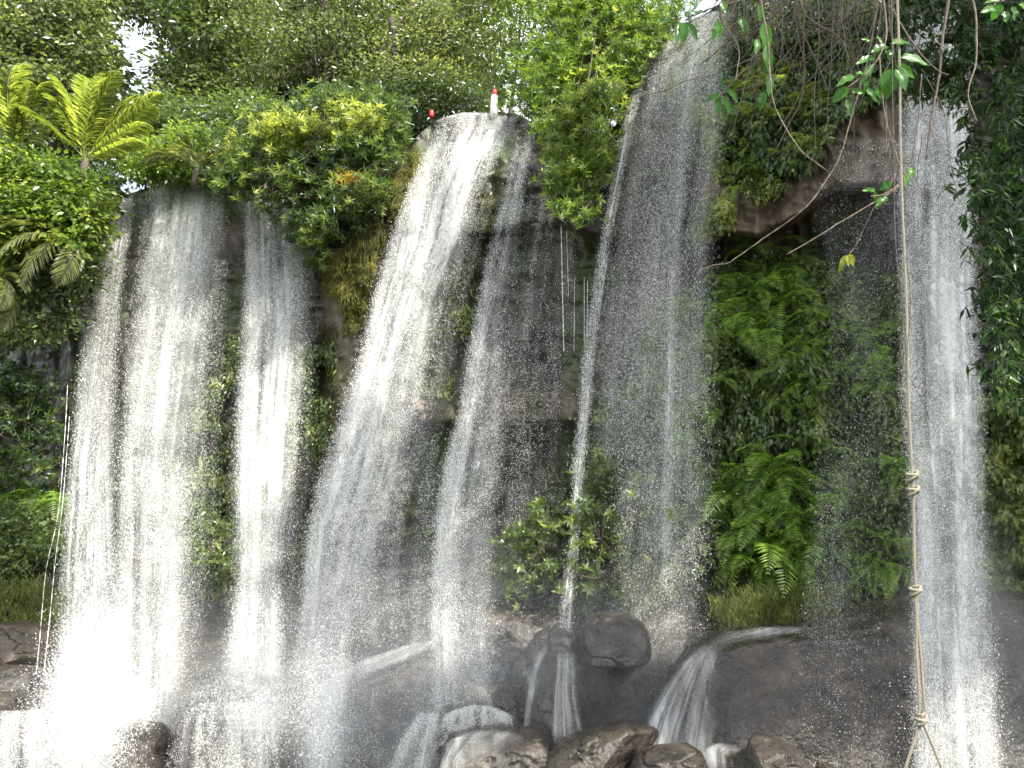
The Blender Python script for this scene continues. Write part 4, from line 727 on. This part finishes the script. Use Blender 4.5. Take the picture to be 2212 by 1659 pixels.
cover('moss', 'dark moss on the rock between the middle waterfalls', [(1000, 330), (1080, 360), (1050, 500), (1010, 640), (980, 640), (980, 480)], 6000, .12, .03, 'moss', out=(0, .2), droop=2.5, tsh=-.1, thr=.45)
cover('moss', 'strands of moss and roots hanging left of the golden moss', [(760, 400), (840, 360), (840, 500), (800, 560), (760, 540)], 5000, .25, .025, 'moss', out=(.1, .5), droop=4, tsh=-.15)
cover('grass', 'short dry grass on the ledge above the huge boulder', [(1540, 1310), (1660, 1290), (1800, 1290), (1850, 1325), (1740, 1352), (1600, 1380)], 11000, .2, .02, 'grass', droop=-1.6, Y=17.6)
cover('grass', 'grass tuft beside the broad dark rock mass', [(1340, 1260), (1400, 1230), (1450, 1250), (1440, 1300), (1360, 1330)], 5000, .2, .02, 'grass', droop=-1.6, Y=18.9)
cover('grass', 'grass on the ledge of the left bank', [(-60, 1270), (100, 1270), (150, 1330), (130, 1370), (-60, 1365)], 8000, .22, .025, 'grass', droop=-1.5, Y=22.8)

# broad-leaved bushes at the foot
def bbush(label, poly, Y, n, ts=0, mat='leaf_mid'):
    plant('broadleaf_bush', label, 'bush', poly, Y, 1.2, int(n*1.5), 27, .26, .22, .085, mat, None, style='rosette', twigs=12, tshift=ts+.12, flat=.8)
bbush('broad leaved green bush at the foot of the cliff, left of the long thread', [(1090, 1140), (1150, 1100), (1220, 1110), (1240, 1180), (1220, 1270), (1120, 1300), (1090, 1240)], 19.8, 60)
bbush('broad leaved bush right of the long thread at the cliff foot', [(1245, 1120), (1290, 1060), (1350, 1130), (1390, 1200), (1360, 1280), (1270, 1310), (1240, 1240)], 19.4, 55, -.05)
bbush('misted bush under the drop veil above the dark rock mass', [(1390, 1050), (1470, 1040), (1550, 1060), (1560, 1200), (1480, 1270), (1400, 1220)], 19.2, 55, -.02)
bbush('hazy bush on the cliff above the broad leaved ones', [(1260, 1010), (1330, 990), (1350, 1060), (1300, 1090)], 19.9, 18, -.08)
bbush('small leafy plant growing on the rock left of the third waterfall', [(430, 1130), (490, 1130), (500, 1220), (450, 1250)], 22.5, 18, .0)

# added unseen tree
def canopy(label, targets, Zc, trunk, Lf):
    C = []
    for poly, Y, n in targets:
        q = samp(poly, n); P = at(q[:, 0], q[:, 1], (cliffY(q[:, 0], q[:, 1])-.8) if Y is None else np.full(n, float(Y)))
        z = Zc+RNG.uniform(-1.2, 1.2, n); t = (z-P[:, 2])/sun_dir.z; C.append(P+np.array(sun_dir)*t[:, None])
    C = np.concatenate(C); o = thing('added_shade_tree', label, 'tree', trunk[0])
    P = np.repeat(C, 26, 0)+RNG.normal(0, .33, (len(C)*26, 3)); D = norm(rdir(len(P))+np.array([0, 0, -.3])); N = norm(rdir(len(P))*.6+np.array([0, 0, 1])+np.array(sun_dir)*.8)
    V, Fs = kites(P, D, N, Lf*RNG.uniform(.6, 1.2, len(P)), Lf*.6); link('crown', mesh('crown', local(V, o), Fs, M['leaf_mid'], tint=np.full(len(Fs), .4)), o)
    A = Acc(); T = smoothpts(np.array(trunk, float), 8); V, Fs = tube(T, np.linspace(.5, .2, len(T)), 10, .1); A.add(V, Fs)
    for c in C[RNG.permutation(len(C))[:40]]: V, Fs = tube(smoothpts([T[-1], (T[-1]+c)/2+np.array([0, 0, -.6]), c], 6), np.linspace(.14, .03, 13), 5); A.add(V, Fs)
    part_acc('trunk', A, M['bark'], o, smooth=True)
canopy('added unseen tree outside the right edge, its crown shaped to shade the right cliff', [([(1000, 520), (1200, 520), (1330, 420), (1440, 120), (1600, -60), (1960, -80), (2300, -80), (2300, 1350), (1100, 1350), (1040, 800)], None, 850), ([(740, 1420), (1000, 1350), (1500, 1280), (2250, 1280), (2250, 1700), (760, 1700)], 16, 700),
    ([(720, 850), (980, 850), (960, 1450), (690, 1430)], 20.5, 60), ([(240, 400), (640, 420), (620, 700), (200, 720)], 24, 4), ([(380, 1350), (620, 1380), (640, 1600), (380, 1600)], 18, 40), ([(-60, 760), (110, 760), (110, 1400), (-60, 1500)], 22, 60),
    ([(1540, -80), (2000, -80), (1960, 200), (1650, 220)], 6.2, 60), ([(2020, -80), (2260, -80), (2260, 500), (2100, 300)], 6.4, 25)], 25.5, [(18, 9, -1), (17.5, 9, 12), (15, 9.5, 24)], .34)
# ------------------------------------------------------------------ marker posts on the lip
for (px, py, hh, lab, wm) in ((1067, 236, .62, 'white post with a red head standing in the water above the largest waterfall', 'white_paint'),):
    P0 = at(np.array(px+0.), np.array(py+0.), np.array(22.6)); o = thing('marker_post', lab, 'post', P0)
    s = np.array([(0, 0, -.3), (0, 0, 0), (0, 0, .25), (.01, 0, hh*.8)]); V, Fs = tube(s, [.13, .125, .12, .105], 14); link('post', mesh('post', V, Fs, M[wm], smooth=True), o)
    s = np.array([(0, 0, hh*.8), (0, 0, hh*.87), (0, 0, hh), (0, 0, hh*1.12), (0, 0, hh*1.2)]); V, Fs = tube(s, [.05, .08, .09, .07, .03], 12, .1); link('head', mesh('head', V, Fs, M['red_paint'], smooth=True), o)
P0 = at(np.array(932.), np.array(249.), np.array(23.4)); o = thing('marker_post', 'short red post on the bank left of the largest waterfall top', 'post', P0)
V, Fs = tube(np.array([(0, 0, -.08), (0, 0, 0), (0, 0, .14), (0, 0, .17)]), [.07, .075, .078, .06], 12, 0); link('post', mesh('post', V, Fs, M['red_paint'], smooth=True), o)

# ------------------------------------------------------------------ near things: hanging roots, twigs, leaves, rope swing, overhanging tree
def pl(pts, Y): p = np.array([q[:2] for q in pts], float); return at(p[:, 0], p[:, 1], np.full(len(p), float(Y)) if np.isscalar(Y) else np.array(Y, float))
def vine(label, pts, Y, w, mat='vine', name='hanging_vine', group=None, wob=.012):
    P = smoothpts(pl(pts, Y), 10); P = P+np.cumsum(RNG.normal(0, wob*.18, P.shape), 0)*.6
    V, Fs = tube(P, w*.62*np.linspace(1, .5, len(P)), 6, .45); c = P[0]
    o = link(name, mesh(name, V-c, Fs, M[mat], smooth=True), None, label=label, category='vine', group=group); o.location = c.tolist(); return o
px1 = 6/F
vine('thin bare twig reaching left across the top of the drop veil', [(1659, 110), (1606, 133), (1539, 160), (1483, 173), (1439, 193), (1349, 212)], 6, .011)
vine('fine drooping twig ending left of the veil centre', [(1659, 180), (1549, 207), (1519, 223), (1483, 260), (1459, 280)], 6.2, .009)
vine('twig bearing dark leaves at the top of the veil', [(1600, -10), (1580, 0), (1539, 17), (1499, 33), (1429, 47)], 5.8, .009, 'vine_dark')
vine('long smooth vine curving down past the overhang rock', [(1640, -20), (1655, 80), (1659, 143), (1666, 213), (1692, 273), (1726, 327), (1772, 360), (1802, 380), (1832, 387)], 5.4, .012)
vine('long bare branch sweeping from the rope down left across the overhang', [(1946, 400), (1899, 430), (1859, 453), (1792, 493), (1696, 550)], 5.5, .012)
vine('bare vine bending left below the overhang to a fine tip', [(1900, -10), (1870, 140), (1836, 260), (1819, 320), (1802, 360), (1759, 427), (1719, 467), (1659, 510), (1600, 553), (1573, 570), (1539, 576), (1503, 590)], 5.6, .01)
vine('dark vine curling into a hook above the overhang', [(1800, -10), (1795, 120), (1786, 227), (1786, 287), (1792, 320), (1819, 360), (1856, 363)], 5.9, .008, 'vine_dark')
vine('dark straight vine hanging right of the hooked vine', [(1840, 150), (1845, 270), (1842, 355)], 5.9, .007, 'vine_dark')
vine('thick dark vine hanging right of the rope and ending in forked tips', [(2052, -20), (2036, 77), (2029, 157), (2012, 247), (2006, 300), (1999, 347)], 5.2, .02, 'vine_dark')
vine('bare vine in front of the dark bough', [(2095, -20), (2109, 33), (2109, 133), (2089, 200), (2106, 263)], 5.0, .014)
vine('slanting stem running behind the broad leaf cluster', [(1930, 20), (1946, 53), (1969, 87), (1996, 123), (2026, 150), (2050, 157)], 5.1, .011)
vine('wiry vine wandering down the face of the rightmost waterfall', [(1990, 150), (1999, 163), (2026, 217), (2039, 260), (2046, 333), (2059, 417), (2076, 457)], 5.3, .006, 'vine_dark')
vine('thin black vine hanging just left of the rope', [(1926, -20), (1929, 260), (1932, 480), (1939, 553), (1954, 670), (1947, 800), (1949, 860), (1954, 916)], 4.9, .006, 'vine_dark')
vine('thin black vine hugging the rope then straying right', [(1957, 553), (1967, 646), (1960, 786), (1979, 830), (2002, 883)], 4.9, .005, 'vine_dark')
vine('forked vine crossing behind the rope at the leaf pair', [(1900, 120), (1912, 230), (1930, 300), (1943, 340), (1960, 410), (1975, 440)], 5.2, .009)
vine('short vine looping right of the rope with twisted tips', [(1991, 160), (1985, 250), (1975, 310), (1968, 350), (1950, 352)], 5.2, .008, 'vine_dark')
vine('downward vine with curled tips near the thick dark vine', [(1990, 290), (1990, 320), (1984, 345), (1984, 380), (1986, 400), (2004, 437)], 5.2, .006, 'vine_dark')
vine('faint twig below the broad leaf cluster', [(1915, 350), (1912, 220), (1920, 300), (1926, 345)], 5.4, .005)
vine('lone twig dipping from the leaf pair beside the rope', [(1943, 350), (1925, 400), (1890, 450), (1860, 510), (1842, 545)], 5.4, .007)
# tangle of roots
root_o = thing('root_tangle', 'tangle of brown aerial roots hanging in front of the upper right slope', 'aerial roots', at(np.array(1740.), np.array(-120.), np.array(6.2)))
for i in range(100):
    x0 = random.uniform(1560, 1950); x1 = x0+random.gauss(-35, 55); L_ = random.choice([random.uniform(120, 260), random.uniform(200, 340), random.uniform(60, 200)])*(1 if x0 > 1640 else .6)
    if random.random() < .22: pts = [(x0, -60), (x0-60, random.uniform(0, 60)), (x0-random.uniform(120, 220), random.uniform(40, 160))]
    else: pts = [(x0, -60), (x0+random.gauss(0, 14), L_*.2), (x0*.5+x1*.5+random.gauss(0, 20), L_*.6), (x1, L_)]
    P = smoothpts(pl(pts, random.uniform(5.6, 6.8)), 9); P = P+np.cumsum(RNG.normal(0, .003, P.shape), 0)
    V, Fs = tube(P, random.choice([.003, .0045, .006, .009])*np.linspace(1, .5, len(P)), 5, .3); part('root', V, Fs, M[random.choice(['vine', 'vine_dark', 'vine_dark'])], root_o, smooth=True)
def bigleaf(P, D, N, L, Wd, k=7):
    D = norm(np.array(D, float)); S = norm(np.cross(D, N)); N = np.cross(S, D); A = []
    u = np.linspace(0, 1, k+2); w = Wd/2*np.sin(np.clip(u**.72, 0, 1)*math.pi)**.85; w[0] = .004; w[-1] = 0.001
    cv = -.35*L*u**2
    for j, s in enumerate((-1, -.5, 0, .5, 1)):
        A.append(P+D*(L*u)[:, None]+S*(w*s)[:, None]+N*(abs(s)*w*.35+cv*.6+.006*np.sin(u*14)*abs(s))[:, None])
    V = np.stack(A, 1).reshape(-1, 3); return V, grid(5, k+2)
def leafbranch(label, stem, Y, leaves, mat='big_leaf', name='leafy_branch', sw=.007):
    "leaves: (px,py, dirx, diry(px down), length px, width ratio)"
    S = pl(stem, Y); o = thing(name, label, 'branch', S[0])
    P = smoothpts(S, 8); V, Fs = tube(P, sw*np.linspace(1, .6, len(P)), 6, .2); part('stem', V, Fs, M['vine'], o, smooth=True)
    for (x, y, dx, dy, L, wr) in leaves:
        b = at(np.array(x+0.), np.array(y+0.), np.array(Y+random.uniform(-.08, .08))); l = L*Y/F
        D = np.array([dx, random.uniform(-.35, .25), -dy]); V, Fs = bigleaf(b, D, norm(np.array([random.uniform(-.3, .3), -1., random.uniform(.1, .6)])), l, l*wr)
        link('leaf', mesh('leaf', local(V, o), Fs, M[mat], tint=np.full(len(Fs), random.random()), smooth=True), o)
leafbranch('branch with broad fresh green leaves in front of the rope', [(1900, -60), (1915, 60), (1905, 110), (1880, 150), (1850, 175), (1830, 190)], 5.0, [
    (1915, 100, -.6, .25, 45, .6), (1925, 95, .9, -.35, 60, .4), (1915, 108, .2, .9, 34, .75), (1945, 125, 1, .25, 66, .5), (1935, 140, .9, .6, 56, .45), (1922, 150, -.1, 1, 72, .58), (1935, 150, .35, 1, 60, .55), (1890, 125, -1, .35, 55, .45), (1885, 140, -.6, .9, 60, .3), (1870, 165, .1, 1, 40, .4),
    (1845, 165, -.9, .4, 46, .5), (1850, 160, .8, -.35, 36, .4), (1830, 190, -.8, .8, 46, .55), (1840, 195, .5, .3, 30, .55), (1828, 215, .2, 1, 44, .35), (1868, 190, .6, .7, 48, .4), (1890, 190, .3, .3, 30, .4), (1905, 95, -.3, -.9, 26, .3), (1880, 90, -.8, -.2, 24, .4)])
leafbranch('small branch with dark hanging leaves at the top of the veil', [(1600, -10), (1539, 17), (1499, 33), (1480, 45)], 5.8, [(1475, 48, .1, 1, 52, .5), (1465, 50, -.1, 1, 62, .28), (1480, 50, .6, .9, 54, .45), (1450, 45, -.9, -.1, 34, .4), (1500, 30, 1, -.2, 30, .4), (1462, 20, -.2, -.9, 22, .4), (1485, 35, .2, -.9, 20, .4)])
leafbranch('branch tip with pale green leaves left of the fern slope', [(1610, 150), (1580, 180), (1562, 200), (1550, 215)], 6.0, [(1562, 195, .9, .1, 34, .5), (1555, 205, -.9, .4, 36, .45), (1550, 212, 0, 1, 46, .4), (1560, 210, .6, .9, 46, .4), (1575, 195, .5, .8, 38, .4), (1556, 190, .1, -.9, 30, .3)])
leafbranch('leaves hanging at the very top between veil and roots', [(1640, -30), (1600, 0), (1560, 10)], 5.6, [(1560, 5, .2, 1, 34, .5), (1550, 45, .2, 1, 40, .5), (1545, 60, -.2, 1, 36, .4), (1600, 40, .2, 1, 46, .5), (1640, 10, .2, 1, 40, .5), (1650, 50, .2, 1, 70, .4), (1635, 85, -.1, 1, 42, .4), (1655, 100, .1, 1, 70, .35), (1660, 160, 0, 1, 60, .35), (1650, 200, -.2, 1, 40, .5)])
leafbranch('two small leaves growing against the rope', [(1935, 330), (1940, 350), (1950, 370), (1960, 385)], 5.0, [(1968, 362, -.1, 1, 30, .5), (1955, 372, .1, 1, 34, .4)])
leafbranch('small twig with a yellowish leaf left of the rope', [(1940, 400), (1910, 420), (1880, 425)], 5.3, [(1925, 395, -.9, .5, 30, .7), (1890, 412, -1, 0, 32, .45), (1890, 415, .1, 1, 24, .5), (1915, 425, -.8, .7, 40, .45)])
leafbranch('yellow leaves hanging alone before the fern covered cliff', [(1842, 540), (1835, 548)], 5.4, [(1834, 550, .35, .9, 28, .6), (1828, 552, -.5, 1, 42, .35), (1830, 552, .1, 1, 26, .5)], mat='big_yellow')
leafbranch('leafy branch tip in the top right corner', [(2240, -30), (2190, -10), (2160, 5)], 4.6, [(2160, 0, -.9, .1, 36, .55), (2165, 10, -.2, .3, 40, .6), (2150, 20, -.9, .3, 46, .5), (2185, 15, .3, 1, 34, .7), (2200, 10, .9, .6, 40, .6), (2170, 25, -.1, 1, 32, .6), (2210, 15, .6, .9, 40, .6)])

# rope swing
def twisted(P, r, turns_per_m=16, n=3):
    P = smoothpts(P, 40); seg = np.linalg.norm(np.diff(P, axis=0), axis=1); s = np.concatenate([[0], np.cumsum(seg)])
    m = int(s[-1]/.006); u = np.linspace(0, s[-1], m); Q = np.stack([np.interp(u, s, P[:, k]) for k in range(3)], -1)
    T = norm(np.gradient(Q, axis=0)); S = norm(np.cross(T, np.array([0, 1., .1]))); U = np.cross(S, T); A = Acc()
    for k in range(n):
        a = u*turns_per_m*2*math.pi+k*2*math.pi/n; C = Q+(S*np.cos(a)[:, None]+U*np.sin(a)[:, None])*r*.5; V, Fs = tube(C, r*.62, 5); A.add(V, Fs)
    return A
RY = 5.0
swing = thing('rope_swing', 'knotted pale rope swing hanging before the rightmost waterfall', 'rope swing', at(np.array(1930.), np.array(-150.), np.array(RY)))
def rp(name, pts, r=.0088, dx=0, sw=16): A = twisted(pl([(x+dx, y) for x, y in pts], RY), r, sw); part_acc(name, A, M['rope'], swing, smooth=True)
rp('main_rope', [(1930, -150), (1938, 0), (1943, 150), (1945, 300), (1949, 450), (1956, 600), (1960, 750), (1964, 900), (1970, 1020), (1973, 1080), (1975, 1200), (1978, 1270)])
rp('doubled_strand', [(1976, 1275), (1980, 1340), (1980, 1420), (1984, 1480), (1986, 1545)], .0085); rp('doubled_strand', [(1981, 1275), (1982, 1340), (1990, 1430), (1993, 1480), (1998, 1535)], .0085)
rp('lower_rope', [(1990, 1562), (1976, 1600), (1962, 1640), (1940, 1710), (1925, 1760)], .0085); rp('lower_rope', [(1994, 1562), (2010, 1600), (2028, 1645), (2050, 1700), (2062, 1740)], .0085)
def knot(px, py, s=1.0):
    c = at(np.array(px+0.), np.array(py+0.), np.array(RY)); A = Acc(); t = np.linspace(0, 2*math.pi*2.15, 60)
    P = c+np.stack([.03*s*np.cos(t)+.006*np.sin(2*t), .026*s*np.sin(t), .022*s*np.sin(t*.5+.6)+.012*s*np.cos(t*1.0)], -1)
    A2 = twisted(P[::3], .0105*s, 24); V, Fs, t_ = A2.get(); A.add(V, Fs[0] if len(Fs) == 1 else Fs)
    part_acc('knot', A, M['rope'], swing, smooth=True)
knot(1972, 1028, 1.1); knot(1974, 1060, 1.05); knot(1979, 1276, 1.0); knot(1991, 1556, 1.05); knot(1989, 1544, .7)

# overhanging tree on the right
ot = thing('overhanging_tree', 'dark overhanging tree with drooping lance shaped leaves down the right edge', 'tree', at(np.array(2360.), np.array(3230.), np.array(6.6)))
for pts, w in (([(2360, 3230), (2350, 2000), (2330, 1100), (2300, 700), (2280, 300), (2230, 120), (2150, 95), (2080, 80), (2030, 85)], [.34, .27, .2, .19, .18, .15, .13, .09, .03]), ([(2240, 130), (2200, 60), (2170, -40), (2150, -120)], [.13, .1, .08, .06])):
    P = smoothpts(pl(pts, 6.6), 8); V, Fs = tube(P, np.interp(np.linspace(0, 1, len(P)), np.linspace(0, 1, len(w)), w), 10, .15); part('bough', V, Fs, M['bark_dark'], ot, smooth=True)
def drape(name, poly, nstr, Y, thick, Lf, Wf, mat, parent, tsh=0, n_leaf=26, ln=130):
    q = samp(poly, nstr); A = Acc(); B_ = Acc()
    for (x, y) in q:
        yy = Y+random.uniform(-.5, .5)*thick; l = random.uniform(.5, 1.2)*ln; k = 7
        pts = [(x+random.gauss(0, 5)*j-j*2.5, y+l*j/k) for j in range(k)]; P = smoothpts(pl(pts, yy), 4); V, Fs = tube(P, .003, 4); B_.add(V, Fs)
        idx = RNG.integers(0, len(P), n_leaf); b = P[idx]+RNG.normal(0, .012, (n_leaf, 3)); D = norm(rdir(n_leaf)*.8+np.array([0, 0, -.75])); N = norm(rdir(n_leaf)+np.array([0, -.8, .6]))
        Ls = Lf*RNG.uniform(.5, 1.2, n_leaf); V, Fs = kites(b, D, N, Ls, Wf*RNG.uniform(.7, 1.2, n_leaf), droop=.12, fold=.2); A.add(V, Fs, np.repeat(np.clip(.4+tsh+random.gauss(0, .15)+RNG.normal(0, .2, n_leaf), 0, 1), 2))
    part_acc(name, A, M[mat], parent); part_acc('twigs', B_, M['bark_dark'], parent)
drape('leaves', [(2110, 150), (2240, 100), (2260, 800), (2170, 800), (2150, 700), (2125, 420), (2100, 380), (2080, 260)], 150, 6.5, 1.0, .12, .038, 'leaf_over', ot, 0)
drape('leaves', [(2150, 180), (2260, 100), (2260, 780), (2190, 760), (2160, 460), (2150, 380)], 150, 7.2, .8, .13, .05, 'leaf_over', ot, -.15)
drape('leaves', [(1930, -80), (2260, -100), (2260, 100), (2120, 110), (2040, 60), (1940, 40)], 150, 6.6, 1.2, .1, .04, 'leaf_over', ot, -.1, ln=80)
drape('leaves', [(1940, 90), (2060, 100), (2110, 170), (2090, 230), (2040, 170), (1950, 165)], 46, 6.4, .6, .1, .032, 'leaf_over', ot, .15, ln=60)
